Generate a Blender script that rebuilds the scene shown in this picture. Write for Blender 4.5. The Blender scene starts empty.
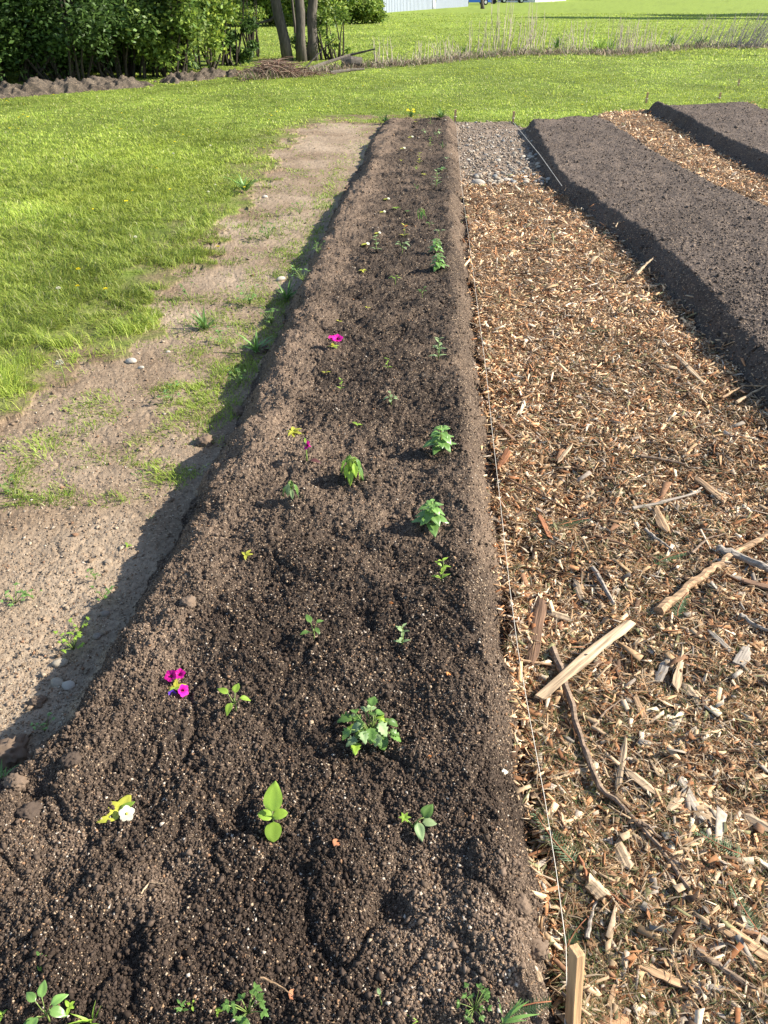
import bpy, math, random
import numpy as np
R = math.radians
rng = np.random.default_rng(7); random.seed(7)
scene = bpy.context.scene
col = scene.collection
# ------------------------------------------------------------------ camera
CAMH = 1.6; PITCH = R(35.2); F = 740.0
cp, sp_ = math.cos(PITCH), math.sin(PITCH)
cd = bpy.data.cameras.new('camera'); cam = bpy.data.objects.new('camera', cd); col.objects.link(cam)
cd.sensor_fit = 'VERTICAL'; cd.sensor_height = 36; cd.sensor_width = 27; cd.lens = F/1024*36
cd.clip_start = .02; cd.clip_end = 3000
cam.location = (0, 0, CAMH); cam.rotation_euler = (R(90)-PITCH, 0, 0)
scene.camera = cam

def gp(px, py, z=0.0):
    """ground point seen at photo pixel px,py on the level plane z"""
    v = (512-py)/F; u = (px-384)/F
    d = (CAMH-z)/(sp_ - v*cp)
    return (u*d, d*(cp+v*sp_), z)
def depth(x, y, z): return y*cp - (z-CAMH)*sp_
# ------------------------------------------------------------------ noise
def _h(ix, iy, seed):
    h = (ix.astype(np.int64)*374761393 + iy.astype(np.int64)*668265263 + seed*1442695041) & 0xffffffff
    h = ((h ^ (h >> 13))*1274126177) & 0xffffffff
    h = ((h ^ (h >> 16))*2246822519) & 0xffffffff
    return ((h ^ (h >> 13)) & 0xffffff)/float(0xffffff)
def vn(x, y, s, seed=0):
    x = np.asarray(x, float)/s; y = np.asarray(y, float)/s
    ix = np.floor(x); iy = np.floor(y); fx = x-ix; fy = y-iy
    fx = fx*fx*(3-2*fx); fy = fy*fy*(3-2*fy)
    ix = ix.astype(np.int64); iy = iy.astype(np.int64)
    a = _h(ix, iy, seed); b = _h(ix+1, iy, seed); c = _h(ix, iy+1, seed); d = _h(ix+1, iy+1, seed)
    return (a+(b-a)*fx)+((c+(d-c)*fx)-(a+(b-a)*fx))*fy - .5
def rot(x, y, a): return x*math.cos(a)-y*math.sin(a), x*math.sin(a)+y*math.cos(a)
def fbm(x, y, s, n=3, seed=0):
    t = 0; amp = 1
    for k in range(n):
        xx, yy = rot(np.asarray(x, float), np.asarray(y, float), .7+k*1.3)
        t = t + amp*vn(xx, yy, s, seed+k*17); s *= .5; amp *= .55
    return t
def worley(x, y, s, seed=0):
    x = np.asarray(x, float)/s; y = np.asarray(y, float)/s
    ix = np.floor(x).astype(np.int64); iy = np.floor(y).astype(np.int64)
    best = np.full(x.shape, 9.0)
    for dx in (-1, 0, 1):
        for dy in (-1, 0, 1):
            jx = ix+dx; jy = iy+dy
            d = (jx+_h(jx, jy, seed)-x)**2 + (jy+_h(jx, jy, seed+5)-y)**2
            best = np.minimum(best, d)
    return np.sqrt(best)
def sm(t): t = np.clip(t, 0, 1); return t*t*(3-2*t)
# ------------------------------------------------------------------ layout lines  x = f(y)
def line(pts, z):
    P = sorted([(gp(a, b, z)[1], gp(a, b, z)[0]) for a, b in pts])
    Y = np.array([p[0] for p in P]); X = np.array([p[1] for p in P])
    s0 = (X[1]-X[0])/(Y[1]-Y[0]); s1 = (X[-1]-X[-3])/(Y[-1]-Y[-3])
    Y = np.concatenate([[Y[0]-6], Y, [Y[-1]+30]]); X = np.concatenate([[X[0]-6*s0], X, [X[-1]+30*s1]])
    return lambda y: np.interp(y, Y, X)
BH = .18; BH2 = .165
mLc = line([(-150, 1010), (-70, 860), (0, 800), (60, 752), (100, 705), (140, 640), (163, 590), (198, 520), (240, 440), (272, 370), (303, 300), (330, 240), (347, 200), (366, 160), (387, 122)], BH)
mRb = line([(572, 1020), (552, 900), (534, 800), (520, 700), (508, 600), (499, 520), (489, 430), (481, 370), (473, 300), (466, 220), (461, 170), (456, 122)], 0)
r1Lc = line([(532, 113), (545, 140), (562, 170), (600, 195), (630, 215), (655, 235), (690, 268), (730, 308), (768, 350), (830, 410)], BH2)
r1Rc = line([(587, 108), (630, 134), (666, 155), (713, 181), (768, 206), (830, 235)], BH2)
r2Lc = line([(660, 102), (690, 116), (718, 132), (768, 154), (830, 182)], .17)
grassL = line([(-60, 445), (0, 437), (55, 398), (105, 352), (150, 325), (190, 285), (222, 240), (250, 205), (265, 180), (284, 150), (304, 130), (335, 122)], 0)
fp = sorted([gp(a, b, c)[:2] for a, b, c in [(200, 126, 0), (300, 125, 0), (340, 123, 0), (388, 116, .11), (452, 114, .11), (470, 119, .05), (510, 118, .05), (522, 112, .2), (587, 109, .2), (605, 108, .08), (650, 105, .08), (665, 103, .17), (768, 99, .17), (900, 94, .17)]])
farY = lambda x: np.interp(x, [p[0] for p in fp], [p[1] for p in fp])
YG = gp(500, 186)[1]                     # where the stones end and the chips begin
DENTS = []                               # (x, y, radius, depth)

def zones(x, y):
    wob = .03*fbm(x, y, .25, 3, 3)
    xl = x + wob + .03*fbm(x, y, .07, 2, 9)
    z = np.zeros(np.shape(x), int)                       # 0 lawn
    fy = farY(x) + .12*fbm(x, y, .3, 3, 21)
    inn = (y < fy)
    ml = mLc(y)-.15; mr = mRb(y)
    rl = r1Lc(y)-.13; rr = r1Rc(y)+.14; sl = r2Lc(y)-.14
    gl = grassL(y) + .30*fbm(x, y, .7, 3, 31) + .22*fbm(x, y, .16, 3, 33)*np.clip(.5+y/8, 0, 1.6)
    z = np.where(inn & (xl < ml) & (x > gl), 1, z)       # dirt path
    z = np.where(inn & (xl >= ml) & (xl <= mr), 2, z)    # middle bed
    mid = inn & (xl > mr) & (xl < rl)
    yg = YG + .25 + 1.3*fbm(x, y, .5, 4, 41)
    z = np.where(mid & (y < yg), 3, z)                   # chips
    z = np.where(mid & (y >= yg), 4, z)                  # stones
    z = np.where(inn & (xl >= rl) & (xl <= rr), 5, z)    # right bed
    z = np.where(inn & (xl > rr) & (xl < sl), 6, z)      # chips between the beds
    z = np.where(inn & (xl >= sl) & (xl < sl+1.5), 7, z) # third bed
    z = np.where(inn & (xl >= sl+1.5), 8, z)
    return z

def prof(x, y, lc, lw, rc, rw, ye, ys):
    a = sm((x-(lc-lw))/lw); b = sm(((rc+rw)-x)/rw)
    e = sm((ye-y)/.22); s = sm((y-ys)/.15)
    return a*b*e*s
FRONT = .50
def H(x, y, fine=True):
    x = np.asarray(x, float); y = np.asarray(y, float)
    w = (.05*(1+.8*sm((y-4)/4))*fbm(x, y, .35, 2, 51) + .045*fbm(x, y, .14, 3, 52))*np.where(x > mRb(y)+.3, .55, 1)
    fy = farY(x)
    pm = prof(x+w, y, mLc(y), .17, mRb(y)-.15, .15, fy-.05, FRONT-.1)
    p1 = prof(x+w, y, r1Lc(y), .15, r1Rc(y), .16, fy-.05, -3)
    p2 = prof(x+w, y, r2Lc(y), .16, r2Lc(y)+1.35, .16, fy-.05, -3)
    h = BH*pm*(1-.38*sm((y-4)/5)) + BH2*p1*(1-.15*sm((y-4)/5)) + .17*p2
    bed = np.maximum(np.maximum(pm, p1*.9), p2*.8)
    near = np.exp(-np.maximum(y-2, 0)/7)
    flat = y > 14
    # rough top of the beds
    rimL = np.exp(-((x-mLc(y)-.07)/.07)**2)*pm; rimR = np.exp(-((x-mRb(y)+.16)/.06)**2)*pm
    h = h + .015*rimL + .012*rimR
    h = h + pm*(.028*fbm(x, y, .20, 3, 61) - .034*np.clip(.36-worley(x+.05*fbm(x,y,.1,2,5), y, .27, 64), 0, 1)*1.5)
    h = h + (p1+p2)*(.026*fbm(x, y, .28, 3, 62)-.02*np.clip(.3-worley(x, y, .4, 65), 0, 1)*1.5)
    z = zones(x, y) if fine else None
    if fine:
        soil = (z == 2) | (z == 5) | (z == 7)
        g = np.where(soil, 1.0, np.where(z == 1, .42, np.where((z == 3) | (z == 6) | (z == 8), .5, np.where(z == 4, .6, .3))))
        smooth = np.where(z == 2, 1-.15*np.exp(-((x-mRb(y)+.2)/.1)**2), 1.0)*np.where((z == 5) | (z == 7), .5, 1.0)
        g = g*smooth*np.where(y > 14, .3, 1)
        h = h + g*(.016*fbm(x, y, .085, 3, 71) + .006*(.45-worley(x+.02*vn(x,y,.02,1), y, .03, 73))*(vn(x,y,.09,76)+.5)*1.6 - .016*np.clip(.12-np.abs(fbm(x, y, .11, 2, 78)), 0, 1)/.12*.6 + .007*vn(x, y, .012, 74) + .0055*vn(x, y, .006, 79) + .005*vn(x, y, .0035, 75))
        h = h + np.where(z == 0, .012, 0)*np.minimum(1, y)
        h = h + np.where(z == 1, .010*fbm(x, y, .3, 2, 81), 0) + np.where((z == 3) | (z == 6), .018+.030*fbm(x, y, .16, 2, 82), 0)
    for (dx, dy, r, d) in DENTS:
        m = (np.abs(x-dx) < 3*r) & (np.abs(y-dy) < 3*r)
        if np.any(m): h = h - np.where(m, d*np.exp(-((x-dx)**2+(y-dy)**2)/(r*r)), 0)
    # gentle rise of the far meadow
    h = h + .03*fbm(x, y, 3.0, 2, 91)*sm((y-13)/6)
    return h
# pits dug in the bed, seen as dark hollows (photo pixel, radius px, depth m)
for a, b, r, d in [(440, 870, 26, .05), (405, 690, 22, .03), (235, 812, 20, .03), (180, 890, 16, .03), (160, 870, 12, .02), (267, 725, 24, .035),
                   (455, 640, 22, .03), (470, 550, 20, .03), (455, 655, 15, .02), (505, 905, 22, .05), (330, 600, 20, .03), (345, 380, 22, .04), (300, 372, 20, .03),
                   (455, 365, 26, .03), (320, 385, 18, .03), (255, 395, 20, .03), (240, 590, 18, .02), (380, 905, 22, .03), (115, 965, 20, .02),
                   (390, 425, 14, .02), (330, 450, 18, .02), (265, 500, 20, .02), (410, 600, 14, .02), (370, 240, 10, .02), (355, 310, 12, .025), (375, 330, 14, .025),
                   (345, 215, 9, .03), (340, 235, 10, .04), (420, 345, 12, .02), (60, 840, 26, .02), (30, 790, 18, .05)]:
    X, Y, _ = gp(a, b, BH); dd = depth(X, Y, BH); DENTS.append((X, Y, r*dd/F*1.15, d*.62))

DRYB = [(*gp(a, b, BH)[:2], rr_) for a, b, rr_ in [(475, 900, .16), (515, 960, .12), (455, 950, .12), (60, 860, .10), (160, 880, .09), (150, 650, .10)]]
def dryness(x, y):
    c = (x-mLc(y))/np.maximum(mRb(y)-mLc(y), .1)
    d = np.exp(-(c/.22)**2)+np.exp(-((c-1)/.14)**2)*.6+1.0*fbm(x, y, .3, 3, 101)-.05+.10*sm((y-2.2)/3)
    d = np.clip(d, 0, 1)*(.35+.65*sm((y-.8)/1.4))
    for X, Y, q in DRYB: d = d+.75*np.exp(-((x-X)**2+(y-Y)**2)/(q*q))*(.7+fbm(x, y, .08, 2, 102))
    return np.clip(d, 0, 1)
def hz(x, y): return float(H(np.array([x]), np.array([y]))[0])
def at(px, py):
    z = .15
    for _ in range(7):
        x, y, _z = gp(px, py, z); z = .5*z+.5*hz(x, y)
    return x, y, hz(x, y)
# ------------------------------------------------------------------ materials
def newmat(name):
    m = bpy.data.materials.new(name); m.use_nodes = True
    return m, m.node_tree.nodes, m.node_tree.links, m.node_tree.nodes['Principled BSDF']
def attrmat(name, rough=.9, spec=.2, fleck=0, fscale=300, bump=.4, bscale=500, vary=.5, vscale=150, bdist=.003):
    """base colour from the mesh's own colour attribute, varied by fine grain and flecks"""
    m, n, l, b = newmat(name)
    a = n.new('ShaderNodeVertexColor'); a.layer_name = 'col'
    tc = n.new('ShaderNodeTexCoord')
    no = n.new('ShaderNodeTexNoise'); no.inputs['Scale'].default_value = vscale; no.inputs['Detail'].default_value = 3
    l.new(tc.outputs['Object'], no.inputs['Vector'])
    mr = n.new('ShaderNodeMapRange'); mr.inputs['From Min'].default_value = .3; mr.inputs['From Max'].default_value = .7
    mr.inputs['To Min'].default_value = 1-vary; mr.inputs['To Max'].default_value = 1+vary
    l.new(no.outputs['Fac'], mr.inputs['Value'])
    mu = n.new('ShaderNodeVectorMath'); mu.operation = 'SCALE'
    l.new(a.outputs['Color'], mu.inputs[0]); l.new(mr.outputs[0], mu.inputs['Scale'])
    out = mu.outputs[0]
    if fleck:
        vo = n.new('ShaderNodeTexVoronoi'); vo.inputs['Scale'].default_value = fscale
        l.new(tc.outputs['Object'], vo.inputs['Vector'])
        sep = n.new('ShaderNodeSeparateColor'); l.new(vo.outputs['Color'], sep.inputs[0])
        gt = n.new('ShaderNodeMath'); gt.operation = 'GREATER_THAN'; gt.inputs[1].default_value = 1-fleck
        l.new(sep.outputs[0], gt.inputs[0])
        mx = n.new('ShaderNodeMix'); mx.data_type = 'RGBA'; mx.inputs['B'].default_value = (.34, .25, .165, 1)
        l.new(gt.outputs[0], mx.inputs['Factor']); l.new(out, mx.inputs['A']); out = mx.outputs['Result']
    l.new(out, b.inputs['Base Color'])
    b.inputs['Roughness'].default_value = rough; b.inputs['Specular IOR Level'].default_value = spec
    if bump:
        nb = n.new('ShaderNodeTexNoise'); nb.inputs['Scale'].default_value = bscale; nb.inputs['Detail'].default_value = 4
        l.new(tc.outputs['Object'], nb.inputs['Vector'])
        bu = n.new('ShaderNodeBump'); bu.inputs['Strength'].default_value = bump; bu.inputs['Distance'].default_value = bdist
        l.new(nb.outputs['Fac'], bu.inputs['Height']); l.new(bu.outputs[0], b.inputs['Normal'])
    return m
def leafmat(name, c=None, rough=.45, trans=.3, spec=.35, vary=.25):
    m, n, l, b = newmat(name)
    if c is None:
        a = n.new('ShaderNodeVertexColor'); a.layer_name = 'col'; src = a.outputs['Color']
    else:
        tc = n.new('ShaderNodeTexCoord'); no = n.new('ShaderNodeTexNoise'); no.inputs['Scale'].default_value = 90
        l.new(tc.outputs['Object'], no.inputs['Vector'])
        mx = n.new('ShaderNodeMix'); mx.data_type = 'RGBA'
        mx.inputs['A'].default_value = tuple(v*(1-vary) for v in c)+(1,); mx.inputs['B'].default_value = tuple(min(1, v*(1+vary)) for v in c)+(1,)
        l.new(no.outputs['Fac'], mx.inputs['Factor']); src = mx.outputs['Result']
    if c is not None:
        oi = n.new('ShaderNodeObjectInfo'); m1 = n.new('ShaderNodeMapRange'); m1.inputs['To Min'].default_value = .68; m1.inputs['To Max'].default_value = 1.2
        l.new(oi.outputs['Random'], m1.inputs['Value']); vm = n.new('ShaderNodeVectorMath'); vm.operation = 'SCALE'; l.new(src, vm.inputs[0]); l.new(m1.outputs[0], vm.inputs['Scale']); src = vm.outputs[0]
    l.new(src, b.inputs['Base Color']); b.inputs['Roughness'].default_value = rough; b.inputs['Specular IOR Level'].default_value = spec
    t = n.new('ShaderNodeBsdfTranslucent'); l.new(src, t.inputs['Color'])
    ms = n.new('ShaderNodeMixShader'); ms.inputs[0].default_value = trans
    l.new(b.outputs[0], ms.inputs[1]); l.new(t.outputs[0], ms.inputs[2])
    l.new(ms.outputs[0], n['Material Output'].inputs['Surface'])
    return m
def plain(name, c, rough=.6, vary=.2, scale=8, stretch=(1, 1, 1), bump=.2, metal=0):
    m, n, l, b = newmat(name)
    tc = n.new('ShaderNodeTexCoord'); mp = n.new('ShaderNodeMapping'); mp.inputs['Scale'].default_value = stretch
    no = n.new('ShaderNodeTexNoise'); no.inputs['Scale'].default_value = scale; no.inputs['Detail'].default_value = 5
    l.new(tc.outputs['Object'], mp.inputs[0]); l.new(mp.outputs[0], no.inputs['Vector'])
    mr = n.new('ShaderNodeMapRange'); mr.inputs['From Min'].default_value = .3; mr.inputs['From Max'].default_value = .7
    l.new(no.outputs['Fac'], mr.inputs['Value'])
    mx = n.new('ShaderNodeMix'); mx.data_type = 'RGBA'
    mx.inputs['A'].default_value = tuple(v*(1-vary) for v in c)+(1,); mx.inputs['B'].default_value = tuple(min(1, v*(1+vary)) for v in c)+(1,)
    l.new(mr.outputs[0], mx.inputs['Factor']); l.new(mx.outputs['Result'], b.inputs['Base Color'])
    b.inputs['Roughness'].default_value = rough; b.inputs['Metallic'].default_value = metal; b.inputs['Specular IOR Level'].default_value = .3
    if bump:
        bu = n.new('ShaderNodeBump'); bu.inputs['Strength'].default_value = bump; bu.inputs['Distance'].default_value = .01
        l.new(no.outputs['Fac'], bu.inputs['Height']); l.new(bu.outputs[0], b.inputs['Normal'])
    return m
def woodmat(name, c, vary=.35): return plain(name, c, .8, vary, 60, (.12, 1.6, 1.6), .5)
M_soil = attrmat('dark garden soil', .95, .15, .06, 330, .8, 420, .5, 260)
M_soil2 = attrmat('screened bed soil', .95, .15, .05, 150, .8, 250, .45, 120, .006)
M_dirt = attrmat('dry bare dirt', .95, .1, .05, 160, .6, 200, .22, 60, .004)
M_chipbase = attrmat('mulch litter', .95, .1, .12, 220, .8, 250, .6, 160, .006)
M_lawnbase = attrmat('turf', .95, .1, 0, 100, .6, 40, .3, 3, .02)
M_crumb = attrmat('soil crumbs', .95, .15, 0, 1, 0, 600, .3, 300, .001)
M_chip = attrmat('wood chip', .8, .2, 0, 1, 0, 300, .28, 120, .001)
M_stone = attrmat('stone', .8, .3, 0, 1, .5, 90, .25, 60, .002)
M_grass = leafmat('grass blades', None, .5, .5, .25)
M_leafv = leafmat('tree leaves', None, .5, .35, .3)
# ------------------------------------------------------------------ object helpers
def link(name, me, mat=None, parent=None):
    o = bpy.data.objects.new(name, me); col.objects.link(o)
    if mat is not None and me is not None and not me.materials: me.materials.append(mat)
    if parent is not None: o.parent = parent
    return o
def npmesh(name, V, Fc, C=None, smooth=False):
    me = bpy.data.meshes.new(name); V = np.asarray(V, np.float32); Fc = np.asarray(Fc, np.int32)
    k = Fc.shape[1]; me.vertices.add(len(V)); me.vertices.foreach_set('co', V.ravel())
    me.loops.add(Fc.size); me.loops.foreach_set('vertex_index', Fc.ravel())
    me.polygons.add(len(Fc)); me.polygons.foreach_set('loop_start', np.arange(0, Fc.size, k, dtype=np.int32))
    try: me.polygons.foreach_set('loop_total', np.full(len(Fc), k, np.int32))
    except Exception: pass
    if C is not None:
        a = me.color_attributes.new('col', 'FLOAT_COLOR', 'POINT')
        CC = np.ones((len(V), 4), np.float32); CC[:, :3] = C; a.data.foreach_set('color', CC.ravel())
    me.update(calc_edges=True)
    if smooth: me.polygons.foreach_set('use_smooth', np.ones(len(Fc), bool))
    return me
def tag(o, label=None, cat=None, group=None, kind=None):
    if label: o['label'] = label
    if cat: o['category'] = cat
    if group: o['group'] = group
    if kind: o['kind'] = kind
    return o
def empty(name, loc, label, cat, group=None, rz=0):
    o = link(name, None); o.location = loc; o.rotation_euler = (0, 0, rz); o.empty_display_size = .05
    return tag(o, label, cat, group)
class MB:
    def __init__(s): s.v = []; s.f = []; s.c = []
    def add(s, V, Fs, c=None):
        b = len(s.v); s.v += [tuple(p) for p in V]; s.f += [tuple(i+b for i in f) for f in Fs]
        if c is not None: s.c += [c]*len(V)
    def box(s, x0, x1, y0, y1, z0, z1, c=None):
        s.add([(x0,y0,z0),(x1,y0,z0),(x1,y1,z0),(x0,y1,z0),(x0,y0,z1),(x1,y0,z1),(x1,y1,z1),(x0,y1,z1)],
              [(0,3,2,1),(4,5,6,7),(0,1,5,4),(1,2,6,5),(2,3,7,6),(3,0,4,7)], c)
    def tube(s, pts, rad, n=6, c=None, jit=0):
        P = [np.array(p, float) for p in pts]; V = []
        if not hasattr(rad, '__len__'): rad = [rad]*len(P)
        t0 = P[1]-P[0]; t0 /= np.linalg.norm(t0)+1e-9
        up = np.array([0, 0, 1.]) if abs(t0[2]) < .9 else np.array([1., 0, 0])
        for i, p in enumerate(P):
            t = P[min(i+1, len(P)-1)]-P[max(i-1, 0)]; t /= np.linalg.norm(t)+1e-9
            a = np.cross(up, t); a /= np.linalg.norm(a)+1e-9; b = np.cross(t, a)
            for k in range(n):
                an = 2*math.pi*k/n; r = rad[i]*(1+jit*(random.random()-.5))
                V.append(p+(a*math.cos(an)+b*math.sin(an))*r)
        Fs = [(i*n+k, i*n+(k+1) % n, (i+1)*n+(k+1) % n, (i+1)*n+k) for i in range(len(P)-1) for k in range(n)]
        Fs += [tuple(range(n-1, -1, -1)), tuple((len(P)-1)*n+k for k in range(n))]
        s.add(V, Fs, c)
    def mesh(s, name, smooth=False):
        me = bpy.data.meshes.new(name); me.from_pydata(s.v, [], s.f); me.update()
        if s.c:
            a = me.color_attributes.new('col', 'FLOAT_COLOR', 'POINT')
            for i, c in enumerate(s.c): a.data[i].color = (c[0], c[1], c[2], 1)
        if smooth:
            for p in me.polygons: p.use_smooth = True
        return me
    def build(s, name, mat, parent=None, smooth=False): return link(name, s.mesh(name, smooth), mat, parent)
# ------------------------------------------------------------------ the ground: one fine grid split into its surfaces
rows = [-60., -25., -10., -4., -1.5, -.6, -.2, .05, .2, .3]
y = .3
while y < 14.3:
    y += float(np.clip((y*y+CAMH*CAMH)/(F*CAMH)*.95, .0026, .022)); rows.append(y)
while y < 900:
    y += min((y*y)/(F*CAMH)*1.5, 60) if y > 20 else .05+.12*(y-14.3); rows.append(y)
rows = np.array(rows)
NS = 1180
s = np.linspace(-.80, .80, NS)
s = np.concatenate([[-40, -15, -6, -3, -1.8, -1.2, -.95], s, [.95, 1.2, 1.8, 3, 6, 15, 40]])
wd = np.sqrt(np.maximum(rows, 0)**2*cp*cp + 1.3*1.3)+.2*np.maximum(rows, 0)*0
GX = s[None, :]*wd[:, None]*.92; GY = np.repeat(rows[:, None], len(s), 1)
Z = zones(GX, GY); GZ = H(GX, GY)
rr = rng.random(GX.shape)
C = np.zeros(GX.shape+(3,))
def setc(zs, base):
    m = np.isin(Z, zs); C[m] = base[m] if np.ndim(base) == 3 else np.array(base)
def lerp(a, b, t): return np.array(a)[None, None, :]*(1-t[..., None])+np.array(b)[None, None, :]*t[..., None]
# dry crust on the edges of the bed and in patches, damp black in the middle
cx = (GX-mLc(GY))/np.maximum(mRb(GY)-mLc(GY), .1)
dry = dryness(GX, GY)
setc([2], lerp((.045, .033, .025), (.140, .100, .071), dry))
d2 = np.clip(.45+.6*fbm(GX, GY, .5, 3, 111), 0, 1)
setc([5, 7], lerp((.080, .062, .050), (.128, .100, .081), d2))
d3 = np.clip(.5+.9*fbm(GX, GY, .4, 4, 121), 0, 1)
setc([1], lerp((.17, .12, .078), (.31, .24, .17), d3))
setc([3, 6, 8], lerp((.075, .045, .026), (.17, .105, .06), d3))
setc([4], lerp((.15, .115, .085), (.24, .19, .15), d3))
d4 = np.clip(.5+.8*fbm(GX, GY, .9, 4, 131), 0, 1)
gfar = sm((GY-20)/40)
tl = lerp((.085, .115, .022), (.20, .26, .045), np.clip(d4*.7+gfar*.7, 0, 1))
ed = (sm(1-(grassL(GY)-GX)/.9)*np.clip(.75+1.2*fbm(GX, GY, .2, 3, 77), 0, 1)*(GX < 1)*(GY < 13))[..., None]
setc([0], tl*(1-ed)+np.array((.18, .13, .08))*ed)
nr, nc = GX.shape
idx = np.arange(nr*nc).reshape(nr, nc)
quads = np.stack([idx[:-1, :-1], idx[:-1, 1:], idx[1:, 1:], idx[1:, :-1]], -1).reshape(-1, 4)
qz = Z[:-1, :-1].reshape(-1)
V = np.stack([GX, GY, GZ], -1).reshape(-1, 3); CC = C.reshape(-1, 3)
def patch(zs, name, mat, smooth=False):
    q = quads[np.isin(qz, zs)]; u, inv = np.unique(q, return_inverse=True)
    me = npmesh(name, V[u], inv.reshape(-1, 4), CC[u], smooth); o = link(name, me, mat); o['kind'] = 'structure'; return o
patch([0], 'lawn', M_lawnbase); patch([1], 'dirt_path', M_dirt)
patch([3], 'wood_chip_path', M_chipbase); patch([6, 8], 'wood_chip_path', M_chipbase); patch([4], 'gravel_path', M_dirt)
patch([2], 'soil_bed', M_soil); patch([5], 'soil_bed', M_soil2); patch([7], 'soil_bed', M_soil2)
# ------------------------------------------------------------------ scatter helpers
def fan(n, y0, y1, pw, smax=.62, smin=None):
    u = rng.random(n); e = 1-pw if pw != 1 else -.001
    y = (y0**e+(y1**e-y0**e)*u)**(1/e)
    sx = rng.uniform(-smax if smin is None else smin, smax, n)
    return sx*np.sqrt(y*y*cp*cp+1.7)*.95, y
def pick(P, n, w=None):
    P = np.array(P); w = None if w is None else np.array(w)/np.sum(w)
    return P[rng.choice(len(P), n, p=w)]
OCT = np.array([(1,0,0),(-1,0,0),(0,1,0),(0,-1,0),(0,0,1),(0,0,-1)], float)
OCF = np.array([(0,2,4),(2,1,4),(1,3,4),(3,0,4),(2,0,5),(1,2,5),(3,1,5),(0,3,5)])
def crumbs(name, x, y, size, cols, mat, flat=.75, sink=.15):
    n = len(x); z = H(x, y)
    Vv = OCT[None]*size[:, None, None]*rng.uniform(.55, 1.25, (n, 6, 1))
    Vv = Vv+rng.normal(0, .27, (n, 6, 3))*size[:, None, None]
    a = rng.uniform(0, 6.28, n); ca, sa = np.cos(a)[:, None], np.sin(a)[:, None]
    X = Vv[..., 0]*ca-Vv[..., 1]*sa; Y = Vv[..., 0]*sa+Vv[..., 1]*ca
    b = rng.normal(0, .6, n); cb, sb = np.cos(b)[:, None], np.sin(b)[:, None]
    X2 = X*cb-Vv[..., 2]*sb; Z2 = (X*sb+Vv[..., 2]*cb)*flat
    P = np.stack([X2+x[:, None], Y+y[:, None], Z2+(z+size*(.5-sink))[:, None]], -1).reshape(-1, 3)
    Fs = (OCF[None]+6*np.arange(n)[:, None, None]).reshape(-1, 3)
    return link(name, npmesh(name, P, Fs, np.repeat(cols, 6, 0)), mat)
# soil crumbs, middle bed
x, y = fan(720000, .35, 12.6, 1.6, .6, -.6)
k = zones(x, y) == 2; x, y = x[k], y[k]; n = len(x)
sz = np.clip(rng.lognormal(-6.5, .5, n), .0009, .008)*(1+.2*y)
cxx = (x-mLc(y))/(mRb(y)-mLc(y))
dr = dryness(x, y)
cc = np.array((.044, .031, .023))*(1-dr[:, None])+np.array((.148, .107, .077))*dr[:, None]
cc = cc*rng.uniform(.55, 1.6, (n, 1)); fl = rng.random(n) < .16*np.clip(1+1.6*fbm(x, y, .15, 3, 222), .1, 2.2)
cc[fl] = pick([(.36, .27, .18), (.30, .20, .12), (.46, .39, .31), (.24, .14, .08)], fl.sum()); sz[fl] *= .7
tag(crumbs('soil_crumbs', x, y, sz, cc, M_crumb), 'loose dark soil crumbs and pale flecks over the planted middle bed', 'soil', kind='stuff')
x, y = fan(110000, 2.0, 13.5, 1.3, .66, .05)
k = np.isin(zones(x, y), [5, 7]); x, y = x[k], y[k]; n = len(x)
sz = np.clip(rng.lognormal(-5.85, .5, n), .002, .02)*(1+.05*y)
cc = np.array((.102, .079, .063))*rng.uniform(.5, 1.7, (n, 1))
tag(crumbs('soil_crumbs', x, y, sz, cc, M_crumb), 'fine dark soil crumbs over the unplanted beds on the right', 'soil', kind='stuff')
# dirt path grit
x, y = fan(140000, .9, 12.5, 1.6, .1, -.75)
zz = zones(x, y); k = np.isin(zz, [1]); x, y = x[k], y[k]; n = len(x)
sz = np.clip(rng.lognormal(-6.65, .6, n), .0008, .012)*(1+.1*y)
cc = pick([(.26, .19, .13), (.33, .26, .185), (.19, .135, .09), (.42, .36, .28), (.24, .14, .085)], n, [4, 3, 3, 1, 1])*rng.uniform(.7, 1.2, (n, 1))
tag(crumbs('dirt_grit', x, y, sz, cc, M_crumb, .6), 'loose tan grit and dirt crumbs on the bare path left of the bed', 'grit', kind='stuff')
x, y = fan(14000, 7, 12.8, 1.0, .3, 0)
k = np.isin(zones(x, y), [4]); x, y = x[k], y[k]; n = len(x)
cc = pick([(.33, .27, .21), (.24, .19, .14), (.42, .37, .3), (.15, .13, .11), (.34, .25, .17)], n)*rng.uniform(.7, 1.2, (n, 1))
tag(crumbs('gravel', x, y, np.clip(rng.lognormal(-4.7, .5, n), .004, .018), cc, M_crumb, .6), 'fine gravel and grit between the loose stones of the bare patch', 'gravel', kind='stuff')
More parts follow.
